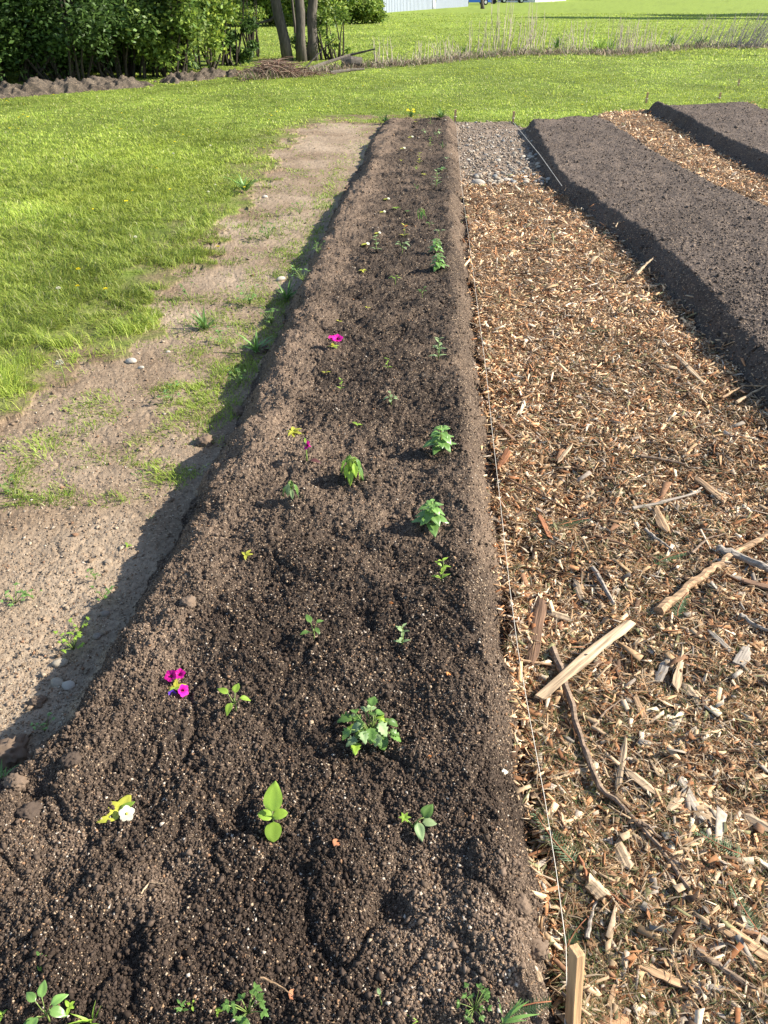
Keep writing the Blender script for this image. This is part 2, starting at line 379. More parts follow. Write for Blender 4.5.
# ------------------------------------------------------------------ wood chips
def chips(name, x, y, L, W, T, cols, lift=.02, tilt=.35, label=None):
    n = len(x); z = H(x, y)
    base = np.array([(-1,-1,-1),(1,-1,-1),(1,1,-1),(-1,1,-1),(-1,-1,1),(1,-1,1),(1,1,1),(-1,1,1)], float)*.5
    Vv = np.repeat(base[None], n, 0)*np.stack([L, W, T], -1)[:, None, :]
    e1 = rng.uniform(.0, 1.0, n); e2 = rng.uniform(.2, 1.2, n)
    Vv[:, [0, 3, 4, 7], 1] *= e1[:, None]; Vv[:, [1, 2, 5, 6], 1] *= e2[:, None]
    sh = rng.normal(0, .35, (n, 2)); Vv[:, [1, 5], 0] += (sh[:, :1]*W[:, None]); Vv[:, [0, 4], 0] += (sh[:, 1:]*W[:, None])
    Vv[:, [1, 2, 5, 6], 2] += (rng.normal(0, .10, n)*L)[:, None]
    def rotm(A, i, j, a):
        c, s_ = np.cos(a)[:, None], np.sin(a)[:, None]; p, q = A[..., i].copy(), A[..., j].copy()
        A[..., i] = p*c-q*s_; A[..., j] = p*s_+q*c
    rotm(Vv, 1, 2, rng.normal(0, tilt*1.5, n)); rotm(Vv, 0, 2, rng.normal(0, tilt, n)); rotm(Vv, 0, 1, rng.uniform(0, 6.28, n))
    P = (Vv+np.stack([x, y, z+rng.random(n)*lift], -1)[:, None, :]).reshape(-1, 3)
    BF = np.array([(0,3,2,1),(4,5,6,7),(0,1,5,4),(1,2,6,5),(2,3,7,6),(3,0,4,7)])
    Fs = (BF[None]+8*np.arange(n)[:, None, None]).reshape(-1, 4)
    return link(name, npmesh(name, P, Fs, np.repeat(cols, 8, 0)), M_chip)
PAL = [(.54, .38, .225), (.46, .28, .145), (.36, .175, .08), (.20, .085, .035), (.09, .052, .03), (.66, .53, .37), (.33, .27, .21), (.20, .185, .09)]
def chipset(name, n, zn, y0, y1, pw, smin, smax, grow, label, wts):
    x, y = fan(n, y0, y1, pw, smax, smin)
    zz = zones(x, y); k = np.isin(zz, zn)
    edge = np.isin(zz, [2]) & (x > mRb(y)-.06*rng.random(len(x))**1.5) & (3 in zn) & (y < YG)   # some spill on the foot of the bed
    edge2 = np.isin(zz, [5]) & (x < r1Lc(y)-.16+.10*rng.random(len(x))**2) & (3 in zn) & (y < YG)
    k = k | ((zz == 4) & (3 in zn) & (y < YG+1.2) & (rng.random(len(x)) < .5*(1-(y-YG)/1.2)**2))
    k = k | (edge & (rng.random(len(x)) < .6)) | edge2
    x, y = x[k], y[k]; n = len(x)
    L = np.clip(rng.lognormal(-4.3, .72, n), .003, .085)*(1+grow*y); W = np.clip(L*rng.uniform(.06, .5, n), .0015, .014*(1+grow*y)); T = rng.uniform(.0006, .0022, n)*(1+.1*y)
    c = pick(PAL, n, wts)*rng.uniform(.65, 1.25, (n, 1))
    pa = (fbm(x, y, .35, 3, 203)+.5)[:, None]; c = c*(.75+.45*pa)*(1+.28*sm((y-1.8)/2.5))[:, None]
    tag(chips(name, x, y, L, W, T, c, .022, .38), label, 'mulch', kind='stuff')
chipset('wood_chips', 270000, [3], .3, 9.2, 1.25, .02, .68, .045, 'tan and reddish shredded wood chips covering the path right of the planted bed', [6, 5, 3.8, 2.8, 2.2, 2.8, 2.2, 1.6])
def bigchips():
    x, y = fan(7000, .4, 9, 1.5, .68, .03); k = np.isin(zones(x, y), [3]); x, y = x[k], y[k]; n = len(x)
    L = np.clip(rng.lognormal(-3.25, .45, n), .02, .12); W = L*rng.uniform(.08, .38, n); T = rng.uniform(.0015, .004, n)
    c = pick([(.48, .35, .22), (.40, .26, .14), (.26, .14, .075), (.13, .08, .05), (.33, .28, .22), (.58, .47, .33)], n, [3, 3, 3, 3, 3, 1.5])*rng.uniform(.65, 1.15, (n, 1))
    tag(chips('wood_chips', x, y, L, W, T, c, .026, .22), 'larger flat splinters and bark flakes lying in the chips right of the planted bed', 'mulch', kind='stuff')
bigchips()
chipset('wood_chips', 60000, [6, 8], 4.2, 13.6, 1.0, .25, .70, .05, 'pale tan wood chips on the path between the two unplanted beds', [6, 5, 3, 1.2, 1.2, 3, 2, .6])
# dry needles and green conifer bits mixed in the near chips
def blades(name, x, y, L, W, lean, cols, mat, az=None, z0=None, droop=.5):
    n = len(x); z = H(x, y)-.003 if z0 is None else z0
    az = rng.uniform(0, 6.28, n) if az is None else az
    dx, dy = np.cos(az), np.sin(az); wx, wy = -dy, dx
    tw = rng.uniform(-.9, .9, n)
    wx, wy = wx*np.cos(tw)+dx*np.sin(tw), wy*np.cos(tw)+dy*np.sin(tw)
    h1 = L*.55*np.cos(lean); r1 = L*.55*np.sin(lean); l2 = np.minimum(lean+droop, 1.75)
    h2 = h1+L*.45*np.cos(l2); r2 = r1+L*.45*np.sin(l2)
    P = np.empty((n, 5, 3)); hw = W*.5
    for j, (r, h, w) in enumerate([(0*L, 0*L, -hw), (0*L, 0*L, hw), (r1, h1, -hw*.85), (r1, h1, hw*.85), (r2, h2, 0*L)]):
        P[:, j, 0] = x+dx*r+wx*w; P[:, j, 1] = y+dy*r+wy*w; P[:, j, 2] = z+h
    T = np.array([(0, 1, 3), (0, 3, 2), (2, 3, 4)])
    Fs = (T[None]+5*np.arange(n)[:, None, None]).reshape(-1, 3)
    return link(name, npmesh(name, P.reshape(-1, 3), Fs, np.repeat(cols, 5, 0)), mat)
x, y = fan(170000, .3, 6, 1.9, .68, .02)
k = np.isin(zones(x, y), [3]); x, y = x[k], y[k]
k = (fbm(x, y, .22, 3, 301)+.28 > rng.random(len(x))*.75); x, y = x[k], y[k]; n = len(x)
c = pick([(.16, .17, .06), (.10, .13, .04), (.30, .22, .12), (.22, .19, .10), (.07, .12, .035)], n, [3, 2, 3, 3, 1.5])*rng.uniform(.7, 1.3, (n, 1))
tag(blades('needle_litter', x, y, rng.uniform(.015, .045, n), rng.uniform(.001, .0018, n)*(1+.2*y), rng.uniform(1.0, 1.55, n), c, M_grass, z0=H(x, y)+rng.random(n)*.026),
    'olive and straw coloured conifer needles mixed through the wood chips', 'needles', kind='stuff')
x, y = fan(95000, .3, 12.5, 1.3, .68, .02)
k = np.isin(zones(x, y), [3, 6]); x, y = x[k], y[k]; n = len(x)
c = pick([(.50, .34, .19), (.36, .20, .10), (.22, .11, .055), (.60, .48, .33), (.12, .07, .04)], n, [4, 3, 2, 4, 2])*rng.uniform(.7, 1.2, (n, 1))
tag(blades('bark_fibres', x, y, rng.uniform(.012, .06, n)*(1+.05*y), rng.uniform(.0012, .0035, n)*(1+.15*y), rng.uniform(1.1, 1.6, n), c, M_grass, z0=H(x, y)+rng.random(n)*.026),
    'thin shredded orange brown bark fibres matted among the wood chips', 'mulch', kind='stuff')
# ------------------------------------------------------------------ grass
PATCH = [(270, 237, 26, 6), (244, 190, 30, 8), (250, 299, 28, 8), (219, 323, 26, 6), (225, 340, 14, 5), (168, 389, 20, 6), (180, 402, 16, 5), (278, 315, 20, 22), (245, 365, 26, 13),
         (300, 262, 14, 22), (184, 272, 12, 5), (168, 300, 14, 5), (273, 147, 16, 3), (318, 235, 10, 14), (205, 392, 16, 14), (17, 601, 12, 4), (150, 333, 22, 6), 
         (262, 215, 16, 4), (232, 262, 16, 4), (300, 128, 26, 2), (285, 141, 16, 4), (340, 127, 18, 2), (262, 165, 18, 5), (300, 175, 12, 5), (322, 205, 10, 12), (290, 250, 14, 14), (335, 175, 8, 10), (238, 330, 22, 8), (190, 350, 20, 6), (215, 300, 18, 5), (240, 225, 24, 5),  (85, 610, 7, 20), (105, 585, 8, 14)]
PW = []
for a, b, rx, ry in PATCH:
    X, Y, _ = gp(a, b, 0); X1 = gp(a+rx, b, 0)[0]-X; Y1 = gp(a, b-ry, 0)[1]-Y; PW.append((X, Y, abs(X1), abs(Y1)))
x, y = fan(1150000, 2.3, 75, 1.55, .66)
zz = zones(x, y)
keep = (zz == 0)
pp = np.zeros(len(x))
for X, Y, rx, ry in PW: pp = np.maximum(pp, np.exp(-(((x-X)/rx)**2+((y-Y)/ry)**2)*1.1))
pt = (zz == 1) & (pp*.6*np.clip(fbm(x, y, .09, 3, 311)+.55, 0, 1) > rng.random(len(x))*.8)
sparse = (zz == 1) & (np.clip(fbm(x, y, .3, 3, 312)-.04+.42*np.exp(-((x-mLc(y)+.28)/.16)**2)*(y > 1.7), 0, 1)*.42 > rng.random(len(x)))
gl = grassL(y); thin = np.clip((gl+.05-x)/.9+.12+1.5*fbm(x, y, .22, 3, 315), .03, 1)
inleft = (x < gl+.5) & (y < 13)
keep = keep & ((~inleft) | (rng.random(len(x)) < thin))
keep = keep | pt | sparse
x, y = x[keep], y[keep]; n = len(x); zz = zz[keep]
clump = fbm(x, y, .22, 3, 321)+.5; big = fbm(x, y, 1.4, 3, 322)+.5
L = (.032+.046*clump)*rng.uniform(.6, 1.5, n)*(1-.45*sm((y-6)/8)); L *= np.where(zz == 1, .55, 1)
L *= 1+np.where(y > 24, .8, 0)*1
W = np.maximum(.0035, .00085*y)*rng.uniform(.8, 1.3, n)
c = pick([(.37, .47, .08), (.47, .56, .10), (.25, .34, .065), (.56, .54, .26), (.50, .52, .13)], n, [4, 3, 3, .7, 1.3])
t = np.clip(big, 0, 1)[:, None]; c = c*(.62+.62*t)*rng.uniform(.75, 1.2, (n, 1))
yl = sm((fbm(x, y, 2.2, 3, 330)+.15)/.6)[:, None]; c = c*(1-yl*.5)+np.array((.34, .40, .055))*yl*.5
c = c*np.where((zz == 1)[:, None], np.array((.8, .85, .9))[None], 1)
tag(blades('lawn_grass', x, y, L, W, rng.uniform(.25, 1.5, n), c, M_grass, az=np.where(rng.random(n) < .75, 6.28*(fbm(x, y, .25, 2, 401)*1.6+rng.random(n)*.4), rng.uniform(0, 6.28, n)), droop=.7), 'bright green lawn grass left of the beds and across the far field', 'grass', kind='stuff')
#PART2
# ------------------------------------------------------------------ plants of the bed
LM = {'green': leafmat('seedling green', (.13, .24, .055), .4), 'basil': leafmat('glossy basil green', (.19, .34, .085), .32, .25, .5),
      'lime': leafmat('lime green', (.30, .46, .06), .45, .35), 'yellow': leafmat('yellow green', (.52, .52, .07), .5, .35),
      'pale': leafmat('pale grey green', (.26, .36, .16), .6, .25), 'fir': leafmat('fir green', (.10, .17, .07), .5), 'dark': leafmat('dark green', (.05, .12, .03), .45),
      'white': leafmat('white petal', (.74, .72, .56), .6, .3, .2, .04), 'magenta': leafmat('magenta petal', (.62, .012, .30), .55, .3, .2, .15),
      'purple': leafmat('violet petal', (.12, .04, .42), .6, .2), 'stem': leafmat('green stem', (.22, .30, .08), .5, .1),
      'maroon': leafmat('maroon leaf', (.10, .035, .03), .5, .1), 'orange': leafmat('orange', (.60, .22, .06), .6, .2), 'dandelion': leafmat('dandelion yellow', (.85, .72, .03), .6, .2, .2, .1),
      'rust': leafmat('rust brown leaf', (.33, .13, .06), .7, .1)}
def leafmesh(L, W, shape='ovate', curl=.3, fold=.25, puck=.03, seed=0):
    r = random.Random(seed); nu, nv = 9, 7; V = []
    for i in range(nu):
        t = i/(nu-1)
        if shape == 'ovate': w = math.sin(math.pi*min(1, t**.75))**.75*(1-.1*t)
        elif shape == 'round': w = math.sin(math.pi*t**.9)**.5
        elif shape == 'narrow': w = math.sin(math.pi*t**.7)**.9
        else: w = math.sin(math.pi*t**.7)**.8*(1 + .22*(1 if i % 2 else -1))
        w = max(w, .04)*W/2
        for j in range(nv):
            q = (j/(nv-1)-.5)*2
            z = -curl*L*t*t + fold*abs(q)*w + puck*L*math.sin(t*20)*(.2+abs(q))*.35 + r.uniform(-1, 1)*puck*L*.3 - .25*fold*W*(q*q)
            V.append((t*L + (-.10*L*abs(q) if shape == 'heart' else 0), q*w, z))
    Fs = [(i*nv+j, (i+1)*nv+j, (i+1)*nv+j+1, i*nv+j+1) for i in range(nu-1) for j in range(nv-1)]
    m = MB(); m.add(V, Fs); return m.mesh('leaf', True)
_LC = {}
def leaf(parent, loc, az, pitch, L, W, mat, shape='ovate', curl=.3, fold=.25, roll=0, name='leaf'):
    v = random.randrange(4); k = (shape, round(W/L, 1), round(curl, 1), v)
    if k not in _LC: _LC[k] = leafmesh(1, max(.1, round(W/L, 1)), shape, curl, fold, .03, hash(k) & 0xffff)
    me = _LC[k].copy() if False else _LC[k]
    key = (k, mat)
    if key not in _LC:
        m2 = _LC[k].copy(); m2.materials.clear(); m2.materials.append(LM[mat]); _LC[key] = m2
    o = link(name, _LC[key], None, parent); o.location = loc; o.rotation_euler = (roll, -pitch, az); o.scale = (L, L, L); return o
def stem(parent, pts, r0, r1, mat='stem', name='stem'):
    m = MB(); n = len(pts); m.tube(pts, [r0+(r1-r0)*i/(n-1) for i in range(n)], 5); return m.build(name, LM[mat], parent, True)
def curve(p0, p1, bend=(0, 0, 0), n=5):
    p0, p1, b = map(np.array, (p0, p1, bend)); return [tuple(p0*(1-t)+p1*t+b*4*t*(1-t)) for t in np.linspace(0, 1, n)]
def flower(parent, loc, s, mat, n=5, az=0, tilt=.3, center='yellow', cup=.3):
    m = MB(); m.tube([(0, 0, -.05*s), (0, 0, .10*s)], [.12*s, .06*s], 7); f = m.build('flower', LM[center], parent, True)
    f.location = loc; f.rotation_euler = (tilt, 0, az)
    for k in range(n):
        leaf(f, (0, 0, 0), k*2*math.pi/n+random.uniform(-.1, .1), cup, s*.5, s*.48, mat, 'round', .2, .1, name='petal')
    return f
def trumpet(parent, loc, s, az, tilt, mat='magenta'):
    m = MB(); V = []; nr, na = 6, 30
    for i in range(nr):
        t = i/(nr-1); r = s*(.05+.10*t+.38*t**3); z = s*(.62*t - .18*max(0, t-.75)*4*.5)
        for k in range(na):
            a = 2*math.pi*k/na; lob = 1+.10*t*t*math.cos(5*a); wv = .05*s*t**3*math.sin(10*a+1)
            V.append((r*lob*math.cos(a), r*lob*math.sin(a), z+wv))
    m.add(V, [(i*na+k, i*na+(k+1) % na, (i+1)*na+(k+1) % na, (i+1)*na+k) for i in range(nr-1) for k in range(na)])
    f = m.build('flower', LM[mat], parent, True); f.location = loc; f.rotation_euler = (tilt, 0, az)
    m = MB(); m.add([(.085*s*math.cos(a)*1.25, .085*s*math.sin(a)*1.25, .48*s) for a in np.linspace(0, 6.28, 11)[:-1]]+[(0, 0, .2*s)], [(k, (k+1) % 10, 10) for k in range(10)]); m.build('throat', LM['maroon'], f); return f
U = random.uniform
def P(kind, px, py, wpx, label, cat='seedling', name=None, hue='green', n=4, group=None, ex=None):
    """one plant whose foot stands at photo pixel px,py and which is wpx pixels across"""
    x, y, z = at(px, py); s = wpx*(.85 if kind == 'viola' and wpx < 14 else 1.12 if wpx < 14 else .85 if py > 990 else 1.0)*depth(x, y, z)/F; z += .004+.002*y*.5
    nm = name or {'basil': 'basil_plant', 'clump': 'leafy_plant', 'wilt': 'wilted_plant', 'viola': 'viola_plant', 'petunia': 'petunia_plant'}.get(kind, 'seedling')
    e = empty(nm, (x, y, z-.002), label, cat, group)
    if kind == 'basil':
        h = s*.95; stem(e, curve((0, 0, 0), (.0, 0, h), (.02*s, 0, 0)), .035*s, .02*s)
        a0 = U(0, 3)
        for k in range(6):
            zz = h*(.18+.15*k); L = s*(.50-.04*k); nl = 3 if k < 4 else 4
            for j in range(nl):
                az = a0+k*1.1+j*2*math.pi/nl+U(-.25, .25); L2 = L*U(.85, 1.1)*(1 if k < 5 else .6)
                leaf(e, (.06*s*math.cos(az), .06*s*math.sin(az), zz), az, .35-.08*k+U(-.2, .2)+.3*(k > 3), L2, L2*.8, 'basil', 'ovate', .5, .5)
    elif kind == 'clump':
        for k in range(n):
            az = 2.4*k+U(-.3, .3); r = s*U(.12, .42); zz = s*U(.28, .60)*(1-.3*r/s)
            tip = (r*math.cos(az), r*math.sin(az), zz)
            stem(e, curve((0, 0, 0), tip, (0, 0, .08*s)), .014*s, .009*s, 'stem', 'stalk')
            L = s*U(.20, .30); leaf(e, tip, az+U(-.8, .8), U(-.5, .35), L, L*.85, random.choice(['green', 'green', 'pale', 'lime']), 'serr' if k % 3 else 'round', .35, .5)
    elif kind == 'wilt':
        h = s*.8; top = (U(-.1, .1)*s, -.05*s, h)
        stem(e, curve((0, 0, 0), top, (-.08*s, 0, 0)), .03*s, .02*s)
        for k in range(n):
            az = 2.4*k+U(-.3, .3); f = .45+.55*k/n; p = (top[0]*f, top[1]*f, h*f)
            q = (p[0]+.16*s*math.cos(az), p[1]+.16*s*math.sin(az), p[2]+.06*s)
            stem(e, curve(p, q, (0, 0, .02*s), 4), .012*s, .010*s, 'stem', 'stalk')
            L = s*U(.40, .58); leaf(e, q, az, -U(.95, 1.35), L, L*.42, random.choice(['green', hue]), 'ovate', .15, .7)
    elif kind == 'seed':                      # short stem, leaves held out to the sides
        h = s*.55; stem(e, curve((0, 0, 0), (0, 0, h), (.03*s, 0, 0)), .022*s, .016*s)
        a0 = U(0, 6)
        for k in range(n):
            az = a0+k*2*math.pi/n+U(-.4, .4); q = (.18*s*math.cos(az), .18*s*math.sin(az), h*U(.8, 1.5))
            stem(e, curve((0, 0, h*.6), q, (0, 0, -.03*s), 4), .012*s, .010*s, 'stem', 'stalk')
            L = s*U(.30, .42); leaf(e, q, az, U(-.3, .5), L, L*.6, hue, 'ovate', .3, .4)
    elif kind == 'up':                        # upright stem with pairs of small leaves
        h = s*1.5; stem(e, curve((0, 0, 0), (U(-.1, .1)*s, 0, h), (.05*s, 0, 0)), .04*s, .02*s)
        for k in range(n):
            zz = h*(.12+.82*k/max(1, n-1)); a0 = k*1.3
            for j in range(2):
                L = s*(.62-.25*k/n)*U(.85, 1.15); leaf(e, (0, 0, zz), a0+j*math.pi+U(-.3, .3), U(.25, .8), L, L*.38, hue, 'narrow', .25, .5)
    elif kind == 'rosette':
        for k in range(n):
            az = 2.4*k; L = s*U(.42, .55); leaf(e, (0, 0, .03*s+.02*s*k), az, U(.15, .55), L, L*.5, hue, 'ovate', .25, .4)
    elif kind == 'tuft':
        for k in range(n):
            az = U(0, 6.28); L = s*U(.5, 1.0); leaf(e, (U(-.08, .08)*s, U(-.08, .08)*s, 0), az, U(.5, 1.4), L, L*.1, hue, 'narrow', .35, .5)
    elif kind == 'fern':
        for k in range(n):
            az = U(0, 6.28); r = s*U(.15, .5); tip = (r*math.cos(az), r*math.sin(az), s*U(.25, .75))
            stem(e, curve((0, 0, 0), tip, (0, 0, .05*s)), .012*s, .008*s, 'stem', 'stalk')
            for j in range(3):
                L = s*U(.09, .16); leaf(e, tip, az+(j-1)*1.1, U(-.2, .5), L, L*.6, hue, 'serr', .2, .3)
    elif kind == 'viola':
        for k in range(3):
            leaf(e, (0, 0, .06*s), [2.6, 3.6, 1.4][k], .35, s*.60, s*.40, 'yellow', 'ovate', .3, .3)
        flower(e, (.24*s, -.10*s, .22*s), s*.44, hue, 5, .6, .5)
        leaf(e, (0, 0, .1*s), .7, .5, s*.45, s*.26, 'lime', 'ovate', .3, .3)
    elif kind == 'petunia':
        for k in range(n):
            leaf(e, (0, 0, .03*s), 2.5*k+.5, U(.1, .5), s*.38, s*.18, 'yellow' if k % 2 else 'lime', 'ovate', .3, .3)
    if ex: ex(e, s)
    return e
P('viola', 121, 816, 36, 'white flowered viola with yellow green leaves on the dark soil near the left front', 'viola', hue='white')
def tall(e, s):
    stem(e, curve((0, 0, 0), (0, .02*s, .75*s)), .03*s, .02*s)
    leaf(e, (0, .02*s, .72*s), 1.5, .75, .95*s, .70*s, 'lime', 'ovate', .15, .25); leaf(e, (0, 0, .5*s), .2, .3, .5*s, .42*s, 'lime', 'round', .2, .2)
    leaf(e, (0, 0, .45*s), 3.0, .4, .5*s, .42*s, 'lime', 'round', .2, .2); leaf(e, (0, 0, .2*s), 4.8, -.2, .62*s, .55*s, 'lime', 'round', .2, .2)
P('none', 274, 826, 30, 'bright green seedling with one tall oval leaf above round lower leaves, front centre', ex=tall)
def bent(e, s):
    stem(e, curve((0, 0, 0), (.25*s, .05*s, .3*s), (0, 0, .12*s)), .02*s, .015*s); stem(e, curve((0, 0, 0), (-.2*s, .1*s, .22*s), (0, 0, .05*s)), .02*s, .012*s)
    leaf(e, (.25*s, .05*s, .3*s), 1.0, .5, .38*s, .30*s, 'green', 'ovate', .4, .6); leaf(e, (.1*s, 0, .2*s), 5.0, -.3, .42*s, .24*s, 'pale', 'ovate', .2, .7)
    leaf(e, (.22*s, 0, .2*s), .1, .0, .35*s, .25*s, 'pale', 'ovate', .3, .6)
    for k in range(6): leaf(e, (-.2*s, .1*s, .22*s), k*1.05, .5, .15*s, .07*s, 'lime', 'narrow')
P('none', 413, 828, 42, 'limp seedling with large folded leaves and a small lime tuft, front right', 'seedling', 'wilted_plant', ex=bent)
P('clump', 371, 740, 52, 'large leafy clump of scalloped green leaves on many stalks, biggest plant near the front', 'leafy plant', n=34)
def pet2(e, s):
    trumpet(e, (-.16*s, .34*s, .2*s), .42*s, -.3, .45); trumpet(e, (.10*s, .40*s, .2*s), .38*s, .4, .3)
    trumpet(e, (.22*s, -.22*s, .10*s), .42*s, 1.1, 1.0); m = trumpet(e, (-.05*s, -.30*s, .06*s), .26*s, .3, .9, 'purple'); m['label'] = 'violet half closed flower'
P('petunia', 176, 689, 27, 'magenta petunia with several open trumpet flowers at the left of the front bed', 'petunia', n=6, ex=pet2)
P('seed', 236, 712, 34, 'thin lime seedling with spread leaves right of the big magenta petunia', hue='lime', n=4)
P('seed', 314, 640, 26, 'dull green four leaf seedling in the middle of the bed above the large clump', n=4)
P('up', 402, 646, 17, 'pale sage coloured upright seedling to the right of the dull four leaf seedling', hue='pale', n=4)
P('up', 441, 582, 18, 'fresh green upright seedling below the nearer basil plant', hue='lime', n=4)
P('basil', 431, 527, 31, 'glossy green basil plant, the nearest of the four, with puckered leaves', 'basil')
P('basil', 440, 452, 30, 'glossy green basil plant standing alone, second nearest of the four', 'basil')
P('wilt', 351, 480, 33, 'drooping green plant with hanging leaves left of the middle of the bed', 'wilted plant', hue='lime', n=16)
P('wilt', 292, 499, 25, 'small drooping plant with hanging leaves, left of the larger drooping one', 'wilted plant', hue='pale', n=8)
P('rosette', 246, 557, 15, 'tiny yellow leaved seedling alone on the left of the bed', hue='yellow', n=4)
P('rosette', 294, 435, 19, 'bright yellow star shaped rosette on the left of the bed', hue='yellow', n=9)
def mag(e, s):
    stem(e, curve((0, 0, 0), (0, 0, 1.0*s)), .04*s, .03*s); trumpet(e, (.22*s, 0, .75*s), .4*s, -1.2, 1.0)
    leaf(e, (0, 0, .9*s), 1.8, .9, .3*s, .12*s, 'lime', 'narrow'); leaf(e, (.15*s, 0, .05*s), -.2, .1, .5*s, .32*s, 'maroon', 'ovate')
P('none', 307, 462, 22, 'single thin stem with one dull magenta flower and a maroon leaf at its foot', 'petunia', 'petunia_plant', ex=mag)
P('rosette', 357, 426, 12, 'faint pair of yellowish leaves above the larger drooping plant', hue='lime', n=3)
P('seed', 391, 406, 13, 'grey green seedling between the lone basil and the faint yellowish pair', hue='pale', n=6)
P('up', 341, 391, 7, 'tiny lime seedling below the far magenta flower', hue='lime', n=3)
P('rosette', 325, 375, 10, 'tiny curled yellow leaf seedling left of the tiny lime one', hue='yellow', n=2)
P('up', 387, 370, 7, 'tiny yellow green upright seedling in the middle of the bed', hue='lime', n=3)
P('up', 438, 360, 13, 'tall slender pale green seedling on the right of the bed', hue='pale', n=6)
def mag2(e, s): trumpet(e, (.25*s, .1*s, .25*s), .6*s, .3, .3); trumpet(e, (-.05*s, .2*s, .25*s), .5*s, 1.0, .2)
P('petunia', 333, 348, 17, 'small magenta petunia over yellow leaves, farther up the bed', 'petunia', n=4, ex=mag2)
P('rosette', 339, 323, 8, 'tiny pale yellow seedling just beyond the small magenta petunia', hue='yellow', n=2)
P('basil', 438, 270, 17, 'basil plant in the far half of the bed, nearer of the close pair', 'basil')
P('basil', 436, 254, 15, 'basil plant directly behind another in the far half of the bed', 'basil')
P('seed', 422, 300, 11, 'low green seedling below the pair of far basil plants', hue='green', n=4)
P('seed', 395, 286, 12, 'lime and white speckled seedling in the far middle of the bed', hue='lime', n=4)
P('rosette', 363, 273, 8, 'tiny bright yellow seedling near the left edge of the far bed', hue='yellow', n=5)
P('rosette', 367, 309, 6, 'tiny yellow leaf seedling left of the low green one', hue='yellow', n=2)
P('seed', 402, 255, 15, 'spreading pale green seedling to the left of the far basil pair', hue='pale', n=7)
P('up', 376, 252, 9, 'pale green seedling beside the white star flowered viola', hue='pale', n=4)
P('viola', 366, 246, 10, 'white star flowered viola near the left side of the far bed', 'viola', hue='white')
P('viola', 378, 235, 8, 'small white viola flower just behind the white star flowered viola', 'viola', hue='white')
def org(e, s): leaf(e, (0, 0, 1.2*s), .5, .6, .5*s, .4*s, 'orange', 'ovate')
P('up', 404, 238, 7, 'thin stem with an orange tip and yellow leaf in the far bed', hue='yellow', n=3, ex=org)
P('wilt', 422, 220, 12, 'pale drooping seedling in the far bed with whitish leaf tips', 'wilted plant', hue='pale', n=5)
P('seed', 429, 229, 8, 'small green seedling just below the pale drooping far one', hue='green', n=4)
P('seed', 439, 239, 9, 'small grey green seedling just above the far basil pair', hue='pale', n=4)
P('rosette', 396, 210, 8, 'lime rosette of the far bed with yellow tips', hue='lime', n=5)
P('viola', 383, 214, 8, 'creamy white viola left of the lime rosette', 'viola', hue='white')
P('viola', 387, 201, 8, 'white viola above the creamy one in the far bed', 'viola', hue='white')
P('rosette', 407, 213, 6, 'dull green tiny rosette right of the lime rosette', hue='green', n=4)
P('up', 436, 188, 9, 'pale green feathery seedling on the far right of the bed', hue='pale', n=5)
P('rosette', 441, 171, 9, 'fresh green rosette behind the feathery pale seedling', hue='basil', n=6)
P('rosette', 424, 176, 6, 'tiny yellow rosette left of the fresh green one', hue='yellow', n=5)
P('tuft', 417, 190, 8, 'dull green tuft below the tiny yellow rosette', hue='green', n=7)
P('up', 419, 165, 6, 'tiny yellow green stem with paired leaves behind the yellow rosette', hue='yellow', n=4)
P('rosette', 401, 162, 5, 'tiny cream leaf seedling left of the yellow green stem', hue='yellow', n=3)
P('tuft', 416, 171, 6, 'little lime tuft between two tiny yellow seedlings', hue='lime', n=6)
P('rosette', 446, 160, 6, 'flat pale seedling at the right edge of the far bed', hue='pale', n=3)
P('seed', 437, 139, 8, 'bluish grey seedling close to the end of the bed', hue='pale', n=6)
P('tuft', 442, 149, 7, 'dull green tuft just nearer than the bluish grey seedling', hue='green', n=7)
P('up', 430, 148, 5, 'thin green seedling left of the dull tuft near the end of the bed', hue='lime', n=4)
P('viola', 411, 139, 7, 'whitish viola near the end of the bed, left side', 'viola', hue='white')
P('seed', 424, 138, 7, 'faint green seedling between the whitish viola and the bluish grey seedling', hue='pale', n=4)
P('viola', 403, 150, 7, 'cream viola nearer than the whitish one at the end of the bed', 'viola', hue='white')
P('rosette', 415, 123, 5, 'tiny pale rosette at the very end of the bed', hue='yellow', n=4)
P('up', 430, 126, 5, 'tiny green sprout at the very end of the bed', hue='green', n=3)
def dend(e, s):
    for k in range(7):
        a = k*.9; flower(e, (.5*s*math.cos(a)*U(.4, 1), .2*s*math.sin(a), .5*s*U(.7, 1.2)), .24*s, 'dandelion', 6, 0, .3)
P('tuft', 411, 118, 11, 'clump of yellow flowers in the grass at the far end of the bed', 'flower clump', 'flower_clump', hue='green', n=26, ex=dend)
P('tuft', 441, 119, 14, 'dark green weed tuft in the grass at the far right corner of the bed', 'weed', 'weed_tuft', hue='green', n=26)
P('tuft', 385, 121, 14, 'dark green weed tuft in the grass at the far left corner of the bed', 'weed', 'weed_tuft', hue='dark', n=22)
